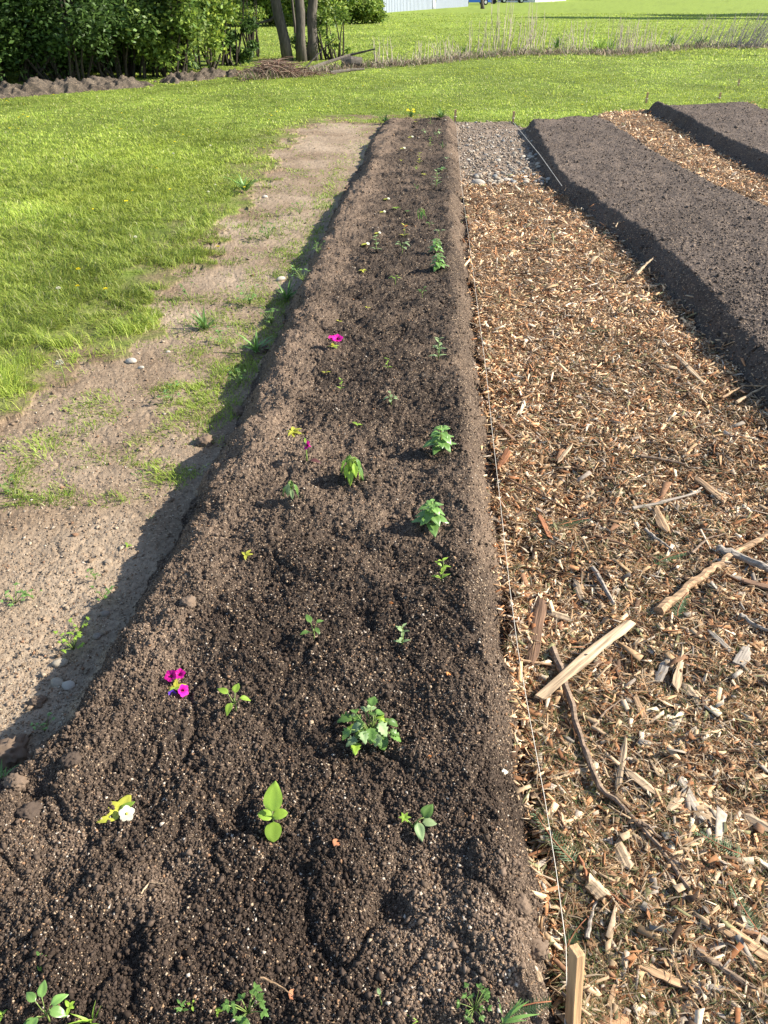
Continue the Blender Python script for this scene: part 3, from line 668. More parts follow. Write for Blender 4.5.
# weeds along the front of the bed and on the dirt
W = [('rosette', 42, 972, 16, 'small lime leaf weed near the front left corner, above the broad leaved weed', 'lime', 2), ('rosette', 40, 957, 12, 'tiny green leaf farthest of the front left weeds', 'green', 2),
     ('seed', 50, 1022, 52, 'broad leaved green weed at the front left corner of the bed', 'basil', 6), ('rosette', 70, 1008, 18, 'lime weed touching the broad leaved weed on its right', 'lime', 4),
     ('tuft', 93, 1022, 30, 'narrow leaved spiky weed at the front edge of the bed', 'lime', 9), ('up', 183, 1012, 14, 'small upright weed at the front edge between spiky and feathery weeds', 'green', 3),
     ('seed', 193, 1008, 10, 'tiny light green weed beside the small upright weed', 'lime', 3), ('rosette', 218, 1012, 14, 'small yellow green weed left of the feathery weed', 'lime', 4),
     ('fern', 248, 1014, 60, 'tall feathery dark green weed at the front edge of the bed', 'green', 14), ('seed', 381, 1006, 24, 'single rounded grey green leaf standing at the front edge', 'pale', 1),
     ('tuft', 418, 1022, 16, 'single bright grass shoot at the front edge of the bed', 'lime', 2), ('fern', 474, 1010, 40, 'mossy green weed bent in an arc near the front right', 'green', 16),
     ('tuft', 503, 1022, 44, 'tuft of broad green grass blades at the front right corner', 'basil', 8), ('rosette', 3, 1016, 14, 'tiny weed at the extreme front left', 'lime', 4),
     ('fern', 74, 650, 28, 'sprawling lime weed in the edge of shade beside the grey stones', 'lime', 14), ('fern', 80, 632, 22, 'smaller lime weed behind the sprawling one', 'lime', 9),
     ('fern', 45, 730, 22, 'green weed between clods at the foot of the bed', 'basil', 8), ('tuft', 32, 748, 12, 'small shoot between two big clods', 'lime', 4), ('tuft', 3, 778, 22, 'green shoots beside the lower clod at the left border', 'basil', 7),
     ('fern', 16, 604, 26, 'flat green weed on the dirt path at the left border', 'basil', 10), ('fern', 34, 600, 20, 'flat green weed on the dirt path beside another at the left border', 'green', 8),
     ('fern', 104, 600, 22, 'dark weed growing in the shade at the foot of the bed', 'green', 10), ('fern', 96, 580, 18, 'second dark weed in the shade at the foot of the bed, farther up', 'green', 8),
     ('rosette', 128, 546, 9, 'tiny bright leaf in the shade of the bed', 'lime', 3), ('fern', 172, 402, 26, 'flat weed on the dirt path below the grass strip', 'basil', 10), ('fern', 150, 520, 10, 'tiny green weed in the shade half way along the bed', 'green', 4),
     ('fern', 268, 240, 24, 'dark weed on the dirt path beside the far grass strip', 'green', 10), ('fern', 8, 492, 22, 'olive weed on the dirt at the left border', 'green', 9), ('fern', 222, 345, 22, 'green weed clump beside the grass strip on the dirt', 'basil', 10)]
W += [('fern', 318, 255, 16, 'dark leafy weed in the shade of the far bed, farthest of its row', 'green', 9), ('fern', 303, 282, 20, 'leafy weed at the foot of the bed beside the pale far stone', 'basil', 10), ('tuft', 287, 300, 24, 'grassy tuft at the foot of the bed below the pale far stone', 'green', 22),
      ('fern', 272, 325, 24, 'dark leafy weed below the grassy tuft at the foot of the bed', 'green', 12), ('tuft', 256, 352, 28, 'long grassy tuft in the edge of the bed shade', 'basil', 24), ('fern', 240, 385, 22, 'leafy weed in the shade under the long grassy tuft', 'green', 10),
      ('tuft', 205, 330, 26, 'low grass tuft standing alone on the dirt path', 'green', 24), ('fern', 250, 305, 26, 'wide green weed in the middle of the dirt path', 'basil', 14), ('fern', 190, 300, 20, 'weed at the ragged lawn edge above the white stones', 'green', 9),
      ('fern', 300, 215, 16, 'small dark weed on the far dirt path', 'green', 8), ('tuft', 245, 192, 26, 'grass tuft island on the far dirt path', 'basil', 26), ('fern', 140, 480, 14, 'little weed between the lawn and the bed shade', 'green', 6)]
for k, px, py, wp, lb, hu, n in W: P(k, px, py, wp, lb, 'weed', 'weed', hu, n)
# fir sprigs lying among the chips
def sprig(px, py, lpx, az, label):
    x, y, z = at(px, py); s = lpx*depth(x, y, z)/F; e = empty('fir_sprig', (x, y, z+.03), label, 'fir sprig', None, az)
    stem(e, curve((-s/2, 0, 0), (s/2, 0, .01), (0, .05*s, 0)), .0018, .001, 'rust', 'twig')
    m = MB()
    for k in range(46):
        t = k/46; X = (t-.5)*s; sd = 1 if k % 2 else -1; L = s*.2*(1.1-t*.6)
        m.add([(X, 0, 0), (X+.0034, 0, .001), (X+L*.55, sd*L, U(0, .014))], [(0, 1, 2)])
    m.build('needles', LM['fir'], e)
for a in [(552, 845, 60, 2.1, 'dark fir sprig lying on the soil edge beside the string'), (548, 880, 50, 1.2, 'second fir sprig on the soil edge, nearer than the darkest one'),
          (520, 1018, 60, .2, 'fir sprig at the front edge next to the broad grass blades'), (668, 565, 40, .4, 'blue green fir sprig in the chips near the pale curved branch'),
          (715, 850, 46, 2.6, 'greyish fir sprig in the chips at the right'), (680, 612, 40, 1.0, 'green fir sprig in the chips under the pale curved branch'),
          (572, 529, 36, .3, 'small fir sprig in the chips beside a reddish splinter'), (740, 915, 44, 1.8, 'fir sprig near the right border among the large chips'),
          (600, 335, 30, .1, 'fir sprig half way up the chip path'), (575, 940, 40, .8, 'fir sprig behind the wooden stake')]: sprig(*a)
# ------------------------------------------------------------------ large wood pieces, sticks and twigs
WM = {'pale': woodmat('pale split wood', (.40, .29, .18), .65), 'tan': woodmat('tan wood', (.35, .225, .125), .6), 'grey': woodmat('weathered grey wood', (.27, .23, .185), .45),
      'brown': woodmat('brown bark', (.19, .11, .065)), 'red': woodmat('reddish bark', (.26, .11, .05)), 'branch': woodmat('grey brown branch', (.22, .155, .105), .45)}
def splinter(p, q, wpx, mat, label, name='wood_splinter', cat='wood chip', taper=(.35, .5), lift=.027, flat=.3):
    x0, y0, z0 = at(*p); x1, y1, z1 = at(*q); d = depth((x0+x1)/2, (y0+y1)/2, 0); w = wpx*d/F*.5
    L = math.hypot(x1-x0, y1-y0); th = max(.0022, w*flat); m = MB(); V = []; n = 9; r = random.Random(label)
    blunt = [r.uniform(.3, .95) if r.random() < .6 else r.uniform(.05, .3) for _ in (0, 1)]; blunt = [max(blunt[0], taper[0]) if taper[0] > .6 else blunt[0], max(blunt[1], taper[1]) if taper[1] > .6 else (taper[1] if taper[1] < .1 else blunt[1])]
    la, lb_ = r.uniform(.06, .3), (.9 if taper[1] < .1 else r.uniform(.06, .3)); bow = r.uniform(-.5, .5)*w; skew = [r.uniform(-.9, .9)*w for _ in (0, 1)]
    for i in range(n):
        t = i/(n-1); e0 = blunt[0]+(1-blunt[0])*min(1, t/la); e1 = blunt[1]+(1-blunt[1])*min(1, (1-t)/lb_); ww = w*min(e0, e1)*r.uniform(.88, 1.05)
        o = r.uniform(-.08, .08)*w+bow*4*t*(1-t)*.5; top = th*(.75+.4*r.random())
        for (a, b) in [(-1, -.6), (1, -.8), (1, .5), (.35, 1), (-.4, .85), (-1, .4)]:
            V.append(((t-.5)*L+(r.uniform(-.3, .3)*w+a*skew[i > 0])*(i in (0, n-1)), a*ww*r.uniform(.86, 1.08)+o, b*top))
    m.add(V, [(i*6+k, i*6+(k+1) % 6, (i+1)*6+(k+1) % 6, (i+1)*6+k) for i in range(n-1) for k in range(6)]+[(5, 4, 3, 2, 1, 0), tuple((n-1)*6+k for k in range(6))])
    o = m.build(name, WM[mat]); o.location = ((x0+x1)/2, (y0+y1)/2, max((z0+z1)/2, hz((x0+x1)/2, (y0+y1)/2))+lift)
    o.rotation_euler = (r.uniform(-.35, .35), -math.atan2(z1-z0, L), math.atan2(y1-y0, x1-x0)); return tag(o, label, cat)
def stick(pts, wpx, mat, label, name='stick', cat='stick', lift=.031, tip=.4):
    Q = [at(*p) for p in pts]; d = depth(Q[0][0], Q[0][1], 0); r = wpx*d/F*.5; R_ = random.Random(label); PP = []
    for i in range(len(Q)-1):
        for t in np.linspace(0, 1, 7)[:-1]: PP.append(tuple(Q[i][k]*(1-t)+Q[i+1][k]*t for k in range(3)))
    PP.append(Q[-1]); o0 = PP[0]; zs = [p[2] for p in PP]; zb = max(np.mean(zs), 0)
    PP = [(p[0]-o0[0]+R_.uniform(-1, 1)*r*.35, p[1]-o0[1]+R_.uniform(-1, 1)*r*.35, (.45*p[2]+.55*zb)+lift-o0[2]) for p in PP]
    n = len(PP); m = MB(); m.tube(PP, [r*(1-(1-tip)*i/(n-1))*R_.uniform(.82, 1.12) for i in range(n)], 7, jit=.3)
    o = m.build(name, WM[mat]); o.location = o0; return tag(o, label, cat)
splinter((538, 708), (628, 632), 11, 'pale', 'long pale split plank lying across the chips right of the string', 'wood_plank', 'wood piece', (.8, .9), .035)
stick([(552, 656), (566, 700), (578, 745), (598, 796), (640, 834), (688, 897)], 8, 'branch', 'long bent brown branch crossing the front chips under the pale plank', 'branch', 'branch', .035, .35)
stick([(634, 830), (645, 836), (658, 848)], 5, 'branch', 'short forked twig beside the long bent brown branch', tip=.3, lift=.04)
stick([(657, 618), (685, 595), (709, 576), (737, 557), (790, 528)], 10, 'tan', 'pale curved branch running off to the right border', 'branch', 'branch', .03, .6)
stick([(714, 555), (740, 567), (790, 588)], 8, 'grey', 'thick grey stick crossing the pale curved branch at the right border', lift=.04, tip=.9)
stick([(591, 574), (612, 611)], 5, 'grey', 'short grey stick behind the pale plank', tip=.8)
splinter((529, 670), (541, 606), 13, 'brown', 'dark brown bark slab beside the string', 'bark_slab', 'bark', (.6, .5))
splinter((672, 696), (680, 652), 11, 'pale', 'pale pointed splinter standing out right of the plank', taper=(.7, .05), lift=.03)
splinter((656, 688), (667, 665), 9, 'grey', 'grey flat chip left of the pale pointed splinter')
splinter((681, 690), (697, 709), 10, 'pale', 'wide pale chip below the pointed splinter')
stick([(594, 541), (628, 553), (661, 570)], 3, 'brown', 'thin dark twig crossing the middle of the chips')
stick([(504, 483), (545, 505), (585, 526)], 2.6, 'brown', 'thin dark twig near the string, farther up than the other dark twig')
stick([(643, 536), (655, 545), (671, 558)], 4, 'grey', 'short pale grey stick near the blue green sprig')
splinter((574, 585), (581, 606), 7, 'pale', 'small upright pale chip above the pale plank')
splinter((654, 514), (666, 538), 10, 'tan', 'brown leaf shaped chip in the middle of the chips')
splinter((545, 618), (569, 626), 8, 'pale', 'stubby pale chip just right of the dark bark slab')
splinter((633, 702), (646, 730), 6, 'tan', 'narrow tan splinter below the plank end')
splinter((735, 584), (790, 600), 13, 'brown', 'broad brown bark flake at the right border', 'bark_slab', 'bark')
stick([(737, 621), (752, 632), (785, 646)], 5, 'grey', 'grey stick at the right border under the bark flake')
stick([(519, 668), (545, 671), (568, 676)], 4, 'tan', 'pale twig sticking out over the string')
stick([(592, 734), (604, 718), (621, 706)], 3, 'branch', 'thin curved twig between the plank and the long branch')
splinter((707, 637), (728, 657), 5, 'grey', 'narrow grey splinter right of the pointed splinter')
splinter((735, 671), (745, 652), 12, 'grey', 'grey triangular chip near the right border', taper=(.9, .2))
splinter((538, 519), (549, 544), 6, 'red', 'reddish splinter near the string beside a fir sprig')
stick([(690, 560), (705, 545), (724, 540)], 3, 'branch', 'small hooked twig above the pale curved branch')
splinter((615, 797), (624, 744), 7, 'pale', 'slim cream splinter inside the bend of the long branch')
splinter((541, 786), (596, 773), 5, 'pale', 'slim pale strip lying from the string to the long branch')
splinter((623, 776), (653, 800), 10, 'pale', 'split pale chunk right of the slim cream splinter')
splinter((678, 783), (702, 826), 11, 'grey', 'blunt greyish piece right of the split pale chunk', taper=(.8, .8))
splinter((615, 850), (627, 875), 14, 'pale', 'wide pale flake in the bend below the long branch')
splinter((585, 888), (602, 905), 15, 'pale', 'pale wedge shaped block behind the wooden stake', taper=(.9, .9), flat=.5)
stick([(585, 946), (588, 925), (595, 905)], 5, 'grey', 'short stick standing out behind the wooden stake')
stick([(692, 956), (725, 980), (790, 1020)], 8, 'branch', 'grey brown stick in the lower right corner', 'branch', 'branch')
splinter((712, 930), (765, 964), 12, 'tan', 'broad tan split piece near the lower right corner', 'wood_plank', 'wood piece')
splinter((736, 927), (775, 955), 6, 'grey', 'whitish strip beside the broad tan split piece')
splinter((639, 971), (682, 992), 12, 'tan', 'tan flake right of the wooden stake')
splinter((683, 989), (724, 995), 6, 'grey', 'grey strip between the tan flake and the corner stick')
splinter((666, 816), (682, 800), 9, 'pale', 'small pale block left of the blunt greyish piece')
splinter((699, 811), (716, 824), 11, 'pale', 'small squarish pale block right of the blunt greyish piece', taper=(.9, .9))
splinter((606, 1018), (615, 986), 6, 'tan', 'tan splinter right next to the wooden stake')
stick([(556, 818), (560, 828), (567, 842)], 3, 'brown', 'short dark twig over the string beside the dark fir sprig')
splinter((535, 973), (541, 990), 5, 'pale', 'pale sliver on the soil left of the wooden stake')
stick([(577, 864), (586, 887), (604, 898), (627, 915)], 4, 'red', 'reddish bent twig in front of the pale wedge block')
splinter((738, 820), (770, 838), 10, 'pale', 'cream chip at the right border level with the blunt greyish piece')
splinter((674, 358), (704, 389), 4.5, 'pale', 'pale stick near the shaded foot of the right bed', 'stick', 'stick', (.8, .6))
splinter((695, 483), (723, 507), 7, 'tan', 'straight yellow tan lath in the middle right of the chips', 'wood_lath', 'wood piece', (.9, .9))
splinter((557, 467), (572, 449), 4, 'pale', 'thin bright sliver in the chips level with the lone basil')
stick([(632, 514), (665, 507), (699, 498)], 4, 'grey', 'long greyish stick lying level left of the tan lath', tip=.5)
splinter((497, 428), (515, 447), 4, 'brown', 'dark sliver against the bed edge by the string')
stick([(640, 462), (662, 465), (684, 471)], 3.5, 'branch', 'brown stick farther up than the tan lath')
stick([(735, 409), (750, 400), (764, 389)], 3.5, 'pale', 'bleached stick near the right border in the shade edge')
stick([(720, 405), (742, 392), (766, 382)], 2.5, 'tan', 'thin tan twig above the bleached stick')
splinter((497, 476), (508, 457), 7, 'red', 'orange bark piece against the bed edge', 'bark_slab', 'bark')
stick([(634, 284), (643, 274), (652, 264)], 3.5, 'pale', 'pale stick poking up near the far foot of the right bed', lift=.05)
stick([(614, 236), (617, 229), (620, 224)], 1.6, 'pale', 'tiny pale twig at the far foot of the right bed', lift=.05)
# bed litter
stick([(141, 895), (150, 884), (165, 886)], 1.8, 'pale', 'thin forked straw coloured twig on the dark soil, lower left', 'twig', 'twig', .006)
stick([(262, 985), (278, 992), (294, 1002)], 2.2, 'tan', 'long dry grass stalk leaning beside the feathery weed', 'twig', 'twig', .03)
for px, py, s_, lb, mt in [(334, 848, 9, 'rust brown dead leaf on the soil left of the limp seedling', 'rust'), (393, 604, 6, 'pale orange dead leaf above the sage coloured seedling', 'orange'), (431, 757, 5, 'small red leaf fragment right of the leafy clump', 'orange'),
                           (504, 775, 8, 'pale papery flake on the soil near the string', 'white'), (447, 677, 5, 'small orange flake on the right of the bed', 'orange'), (290, 1000, 10, 'brown curled leaf at the front edge of the bed', 'rust')]:
    x, y, z = at(px, py); d = depth(x, y, z)*s_/F; lm = leafmesh(d*1.3, d, 'ovate', .3, .5, .05, px); o = link('dead_leaf', lm, LM[mt]); o.location = (x, y, z+.006); o.rotation_euler = (.3, .2, px); tag(o, lb, 'dead leaf')
# ------------------------------------------------------------------ stones and clods
def rock(seed, flat=.65, sub=2, rough=.16, c=(.45, .40, .33)):
    import bmesh
    bm = bmesh.new(); bmesh.ops.create_icosphere(bm, subdivisions=sub, radius=.5); r = np.random.default_rng(seed)
    D = r.normal(size=(7, 3)); D /= np.linalg.norm(D, axis=1)[:, None]
    for v in bm.verts:
        p = np.array(v.co)
        for dn in D:
            t = p@dn-.36
            if t > 0: p = p-dn*t*.85
        p = p*(1+r.normal(0, rough*.12)); p[2] *= flat; v.co = p
    me = bpy.data.meshes.new('rock'); bm.to_mesh(me); bm.free()
    a = me.color_attributes.new('col', 'FLOAT_COLOR', 'POINT')
    for i in range(len(me.vertices)): a.data[i].color = (*c, 1)
    for p in me.polygons: p.use_smooth = True
    return me
def put_rock(me, px, py, wpx, name, label, cat, group=None, mat=None, sink=.12, asp=None):
    x, y, z = at(px, py); s = wpx*depth(x, y, z)/F
    o = link(name, me); 
    if not me.materials: me.materials.append(mat or M_stone)
    a = asp or U(.6, .9); o.scale = (s, s*a, s*U(.7, 1)); o.rotation_euler = (U(-.15, .15), U(-.15, .15), U(-.5, .5)); o.location = (x, y, z+s*(.24-sink)); return tag(o, label, cat, group)
GR = [rock(k, c=c) for k, c in enumerate([(.34, .29, .22), (.24, .20, .16), (.44, .39, .32), (.20, .21, .21), (.29, .225, .16)])]
for px, py, w_, k, lb in [(57, 683, 15, 0, 'rounded grey stone at the foot of the bed, left one of a touching pair'), (68, 685, 15, 2, 'paler oval stone touching the rounded grey stone'), (60, 664, 17, 0, 'flat pale stone behind the touching pair of stones'),
                          (97, 636, 11, 1, 'small stone half hidden by weeds in the shade'), (105, 614, 12, 1, 'grey stone lying in the shade at the foot of the bed'), (108, 562, 9, 4, 'brown stone on the dirt at the edge of the shade'),
                          (131, 362, 13, 2, 'white stone on the dirt path close to the lawn'), (141, 368, 7, 2, 'small white stone right of the larger white one on the dirt'), (281, 280, 10, 2, 'pale stone in the weeds beside the far part of the bed'),
                          (168, 352, 5, 2, 'tiny pale stone on the dirt path beyond the white ones'), (265, 197, 6, 2, 'pale flat stone on the far dirt path'), (72, 508, 6, 4, 'tan pebble on the dirt path near the left border'), (190, 470, 5, 2, 'tiny pale pebble beside the shade of the bed')]:
    put_rock(GR[k], px, py, w_, 'stone', lb, 'stone')
for px, py, w_, k, lb in [(496, 175, 7, 1, 'upright grey brown stone standing out in the stone patch'), (514, 183, 8, 3, 'blue grey stone at the near edge of the stone patch'), (506, 181, 8, 2, 'white stone touching the blue grey one'), (478, 184, 13, 2, 'long pale flat stone at the near left of the stone patch'),
                          (526, 181, 8, 0, 'pale stone right of the blue grey one'), (478, 176, 8, 1, 'brown grey stone above the long pale one'), (510, 168, 6, 1, 'dark stone in the middle of the stone patch')]:
    put_rock(GR[k], px, py, w_*1.15, 'stone', lb, 'stone', 'stones in the stone patch between the beds')
for k in range(230):
    t = random.random()**.75; py = 122+t*63; xr = 520+(py-119)*.36; px = U(462+(py-122)*.05, xr+6); c = random.choice([0, 0, 1, 2, 2, 4, 3])
    put_rock(GR[c], px, py, U(1.8, 7.5)*(.5+.6*t), 'stone', 'small loose stone in the stone patch between the two long beds', 'stone', 'stones in the stone patch between the beds', sink=.15, asp=U(.4, .85))
CL = [rock(20+k, .8, 4, .9, (.16, .115, .082)) for k in range(3)]
CLD = [rock(30+k, .8, 4, .9, (.075, .055, .042)) for k in range(2)]
for me in CL+CLD:
    co = np.array([v.co for v in me.vertices]); dlt = .10*fbm(co[:, 0]*3+co[:, 2]*2+5, co[:, 1]*3-co[:, 2]*1.5, .5, 4, 7)
    for v, q in zip(me.vertices, dlt): v.co = v.co*(1+2.0*q)
for px, py, w_, me, lb in [(10, 752, 46, CL[0], 'largest light brown soil clod at the left border'), (16, 782, 26, CL[1], 'smaller soil clod just below the largest one'), (41, 752, 15, CL[2], 'brown clod at the foot of the bed beside the green weed'),
                           (60, 728, 13, CL[1], 'small clod in the shade at the foot of the bed'), (38, 702, 18, CL[0], 'clod beside the touching pair of stones'), (-6, 790, 30, CLD[0], 'dark clod cut by the left border'), (28, 812, 26, CLD[1], 'dark lump on the front left of the bed'),
                           (72, 760, 20, CLD[0], 'dark lump near the shaded corner of the bed'), (205, 442, 22, CL[2], 'light clod on the left shoulder of the bed'), (232, 430, 18, CL[0], 'dry lump on the left shoulder beside the light clod'), (240, 412, 16, CL[1], 'dry lump higher on the left shoulder of the bed'),
                           (188, 603, 20, CL[2], 'dry lump on the bed left of the tiny yellow seedling'), (262, 350, 16, CL[0], 'dry clod on the left shoulder, far half'), (533, 948, 30, CL[1], 'dry clod on the right slope near the stake'), (520, 905, 24, CL[2], 'dry clod on the right slope farther from the stake')]:
    put_rock(me, px, py, w_, 'soil_clod', lb, 'soil clod', None, M_crumb, .25, .85)
# ------------------------------------------------------------------ stakes and strings
def vpt(px, py, z): return Vector(gp(px, py, z))
from mathutils import Vector, Matrix
SM = plain('raw pine stake', (.50, .31, .16), .75, .3, 30, (3, 3, .25), .4); SM2 = plain('string', (.58, .54, .46), .8, .1, 50)
tp = vpt(577, 950, .27); bt = vpt(569, 1075, -.02)
e = empty('wooden_stake', (bt.x, bt.y, 0), 'pale square sawn wooden stake driven in at the front corner of the bed', 'stake')
m = MB(); ax = (tp-bt); Ln = ax.length; m.box(-.0085, .0085, -.0125, .0125, 0, Ln)
post = m.build('post', SM, e); post.rotation_mode = 'QUATERNION'; post.rotation_quaternion = ax.to_track_quat('Z', 'Y') @ Matrix.Rotation(R(12), 3, 'Z').to_quaternion(); post.location = bt-e.location
bv = post.modifiers.new('bevel', 'BEVEL'); bv.width = .0015; bv.segments = 2
m = MB()
for k in range(5):
    zz = .118+.003*k; m.tube([(.0115*math.cos(a)*1.0, .0155*math.sin(a), zz+.001*math.sin(3*a+k)) for a in np.linspace(0, 6.28, 17)], .0013, 5)
sw = m.build('string_wrap', SM2, e); sw.rotation_mode = 'QUATERNION'; sw.rotation_quaternion = post.rotation_quaternion; sw.location = post.location
def string(pts, z, r, label):
    P0 = [gp(a, b, zz) for (a, b), zz in zip(pts, z)]; PP = []
    for i in range(len(P0)-1):
        for t in np.linspace(0, 1, 8)[:-1]: PP.append(tuple(P0[i][k]*(1-t)+P0[i+1][k]*t for k in range(3)))
    PP.append(P0[-1]); PP = [(p[0], p[1], max(p[2], hz(p[0], p[1])+.006)) for p in PP]
    m = MB(); m.tube(PP, r, 5); return tag(m.build('string', SM2), label, 'string')
string([(567, 1008), (566, 945), (556, 870), (545, 800), (530, 720), (518, 650), (510, 590), (500, 500), (492, 430), (486, 370), (478, 310), (469, 240), (462, 190), (457, 130), (455, 121)], [.10, .12, .09, .08, .08, .08, .08, .08, .08, .08, .08, .08, .08, .1, .14], .0009, 'white string stretched along the right edge of the planted bed')
string([(513, 122), (540, 155), (562, 186)], [.14, .13, .1], .0028, 'white string in the shaded side of the right bed')
def stake(px, py, h, label):
    x, y, z = at(px, py); e = empty('wooden_stake', (x, y, z-.03), label, 'stake'); m = MB(); m.box(-.015, .015, -.015, .015, 0, h+.03); m.build('post', SM, e)
    m = MB(); m.tube([(.021*math.cos(a), .021*math.sin(a), h*.6) for a in np.linspace(0, 6.28, 9)], .004, 4); m.build('string_wrap', SM2, e)
stake(455, 121, .15, 'far stake at the end of the planted bed, holding the string'); stake(513, 123, .14, 'short stake in shade at the far left corner of the right bed')
stake(646, 103, .16, 'small far stake between the two right beds'); stake(719, 100, .12, 'small far stake behind the third bed'); stake(738, 86, .12, 'smallest stake in the grass beyond the third bed')
# ------------------------------------------------------------------ dandelions and clover in the lawn
m = MB(); m.tube([(0, 0, 0), (.004, 0, .05), (0, 0, .085)], .0018, 4); dst = m.mesh('stem', True); dst.materials.append(LM['stem'])
def head(n, r, h, mat):
    V = [(0, 0, h)]; Fs = []
    for k in range(n):
        a = 2*math.pi*k/n; V += [(r*math.cos(a-.15), r*math.sin(a-.15), h*.5), (r*math.cos(a+.15), r*math.sin(a+.15), h*.5), (.5*r*math.cos(a), .5*r*math.sin(a), h*1.5)]
        Fs += [(0, 1+3*k, 2+3*k), (0, 2+3*k, 3+3*k), (0, 3+3*k, 1+3*k)]
    m = MB(); m.add(V, Fs); me = m.mesh('head'); me.materials.append(LM[mat]); return me
dh, wh = head(14, .013, .006, 'dandelion'), head(12, .012, .010, 'white')
spots = []
while len(spots) < 110:
    px, py = U(0, 768), 72+abs(random.gauss(0, 1))*95
    if py > 420: continue
    x, y, _ = gp(px, py, 0)
    if int(zones(np.array([x]), np.array([y]))[0]) != 0: continue
    if fbm(np.array([x]), np.array([y]), 1.2, 2, 501)[0] < -.05 and random.random() < .7: continue
    spots.append((x, y, random.random() < .18, U(.8, 1.3)))
spots += [(*gp(66, 387, 0)[:2], True, 1.7), (*gp(62, 303, 0)[:2], True, 1.4), (*gp(138, 251, 0)[:2], True, 1.2), (*gp(82, 286, 0)[:2], False, 1.3), (*gp(128, 211, 0)[:2], False, 1.5), (*gp(25, 122, 0)[:2], False, 1.5), (*gp(30, 126, 0)[:2], False, 1.5)]
for x, y, wt, sc in spots:
    lb = 'small white clover like flower in the lawn grass' if wt else 'small yellow dandelion flower in the lawn grass'
    e = empty('clover_flower' if wt else 'dandelion', (x, y, hz(x, y)), lb, 'flower', 'white flowers in the lawn' if wt else 'yellow dandelions in the lawn', U(0, 6))
    e.scale = (sc, sc, sc*U(.6, 1)); a = link('stem', dst, None, e); b = link('flower_head', wh if wt else dh, None, e); b.location = (0, 0, .08)
# ------------------------------------------------------------------ mounds, shrubs and trees
def mound(p, q, wd_, ht, label, c0=(.08, .065, .05), seed=0):
    a = np.array(gp(*p)[:2]); b = np.array(gp(*q)[:2]); L = np.linalg.norm(b-a); t = (b-a)/L; nrm = np.array([-t[1], t[0]])
    nu, nv = int(L/.025), 60; uu, vv = np.meshgrid(np.linspace(0, 1, nu), np.linspace(-1, 1, nv), indexing='ij')
    X = a[0]+t[0]*uu*L+nrm[0]*vv*wd_; Y = a[1]+t[1]*uu*L+nrm[1]*vv*wd_
    hh = ht*np.clip(1-vv**2, 0, 1)**.8*np.clip(np.minimum(uu, 1-uu)*9, 0, 1)**.6
    hh = hh*(1+.9*fbm(X, Y, .8, 2, seed))+ (hh > 0)*.13*fbm(X, Y, .25, 4, seed+3)*np.clip(hh/ht*2, 0, 1)+.07*fbm(X, Y, .11, 3, 5)*np.clip(hh/ht*3, 0, 1)
    Zz = np.where(hh <= .001, -.03, hh); i = np.arange(nu*nv).reshape(nu, nv)
    Fs = np.stack([i[:-1, :-1], i[1:, :-1], i[1:, 1:], i[:-1, 1:]], -1).reshape(-1, 4); g = (.75+.6*(fbm(X, Y, .3, 3, seed+9)+.3)).reshape(-1, 1)
    V = np.stack([X-a[0], Y-a[1], Zz], -1).reshape(-1, 3); o = link('soil_mound', npmesh('soil_mound', V, Fs, np.array(c0)*g), M_dirt); o.location = (a[0], a[1], 0); return tag(o, label, 'soil mound')
mound((-90, 103), (152, 85), .5, .17, 'long grey brown heap of turned soil in front of the dark shrubs', seed=3)
mound((160, 84), (238, 75), .4, .10, 'low heap of grey soil and twigs between the shrubs and the trees', seed=8)
def cloud(cen, n, size, cols, seed=0, elong=1.7):
    r = np.random.default_rng(seed); cen = np.array(cen, float); wts = cen[:, 3]**2; k = r.choice(len(cen), n, p=wts/wts.sum())
    d = r.normal(size=(n, 3)); d /= np.linalg.norm(d, axis=1)[:, None]; rad = cen[k, 3]*(r.random(n)**.45)*(1+.25*r.normal(size=n))
    P0 = cen[k, :3]+d*rad[:, None]*np.array([1, 1, .8]); ok = P0[:, 2] > .03; P0 = P0[ok]; k = k[ok]; n = len(P0)
    a = r.normal(size=(n, 3)); a[:, 2] *= .6; a /= np.linalg.norm(a, axis=1)[:, None]; b = np.cross(a, r.normal(size=(n, 3))); b /= np.linalg.norm(b, axis=1)[:, None]
    s_ = size*r.uniform(.6, 1.3, (n, 1)); nn = np.cross(a, b)
    V = np.stack([P0-a*s_*elong*.5, P0+b*s_*.42+nn*s_*.1, P0+a*s_*elong*.5, P0-b*s_*.42+nn*s_*.1], 1).reshape(-1, 3)
    F0 = np.array([(0, 1, 2), (0, 2, 3)]); Fs = (F0[None]+4*np.arange(n)[:, None, None]).reshape(-1, 3)
    cc_ = np.array(cols)[r.integers(0, len(cols), n)]*r.uniform(.7, 1.3, (n, 1))*(r.uniform(.75, 1.2, (len(cen), 1))[k])
    return npmesh('crown', V, Fs, np.repeat(cc_, 4, 0))
DG = [(.08, .145, .034), (.11, .19, .042), (.055, .105, .026)]; MG = [(.13, .20, .04), (.18, .25, .05), (.09, .16, .03)]; YG_ = [(.22, .30, .045), (.30, .36, .06), (.16, .25, .04)]
BM = plain('grey bark', (.10, .085, .07), .9, .4, 25, (1, 1, .25), .8); BMD = plain('dark stems', (.05, .042, .03), .9, .3, 20)
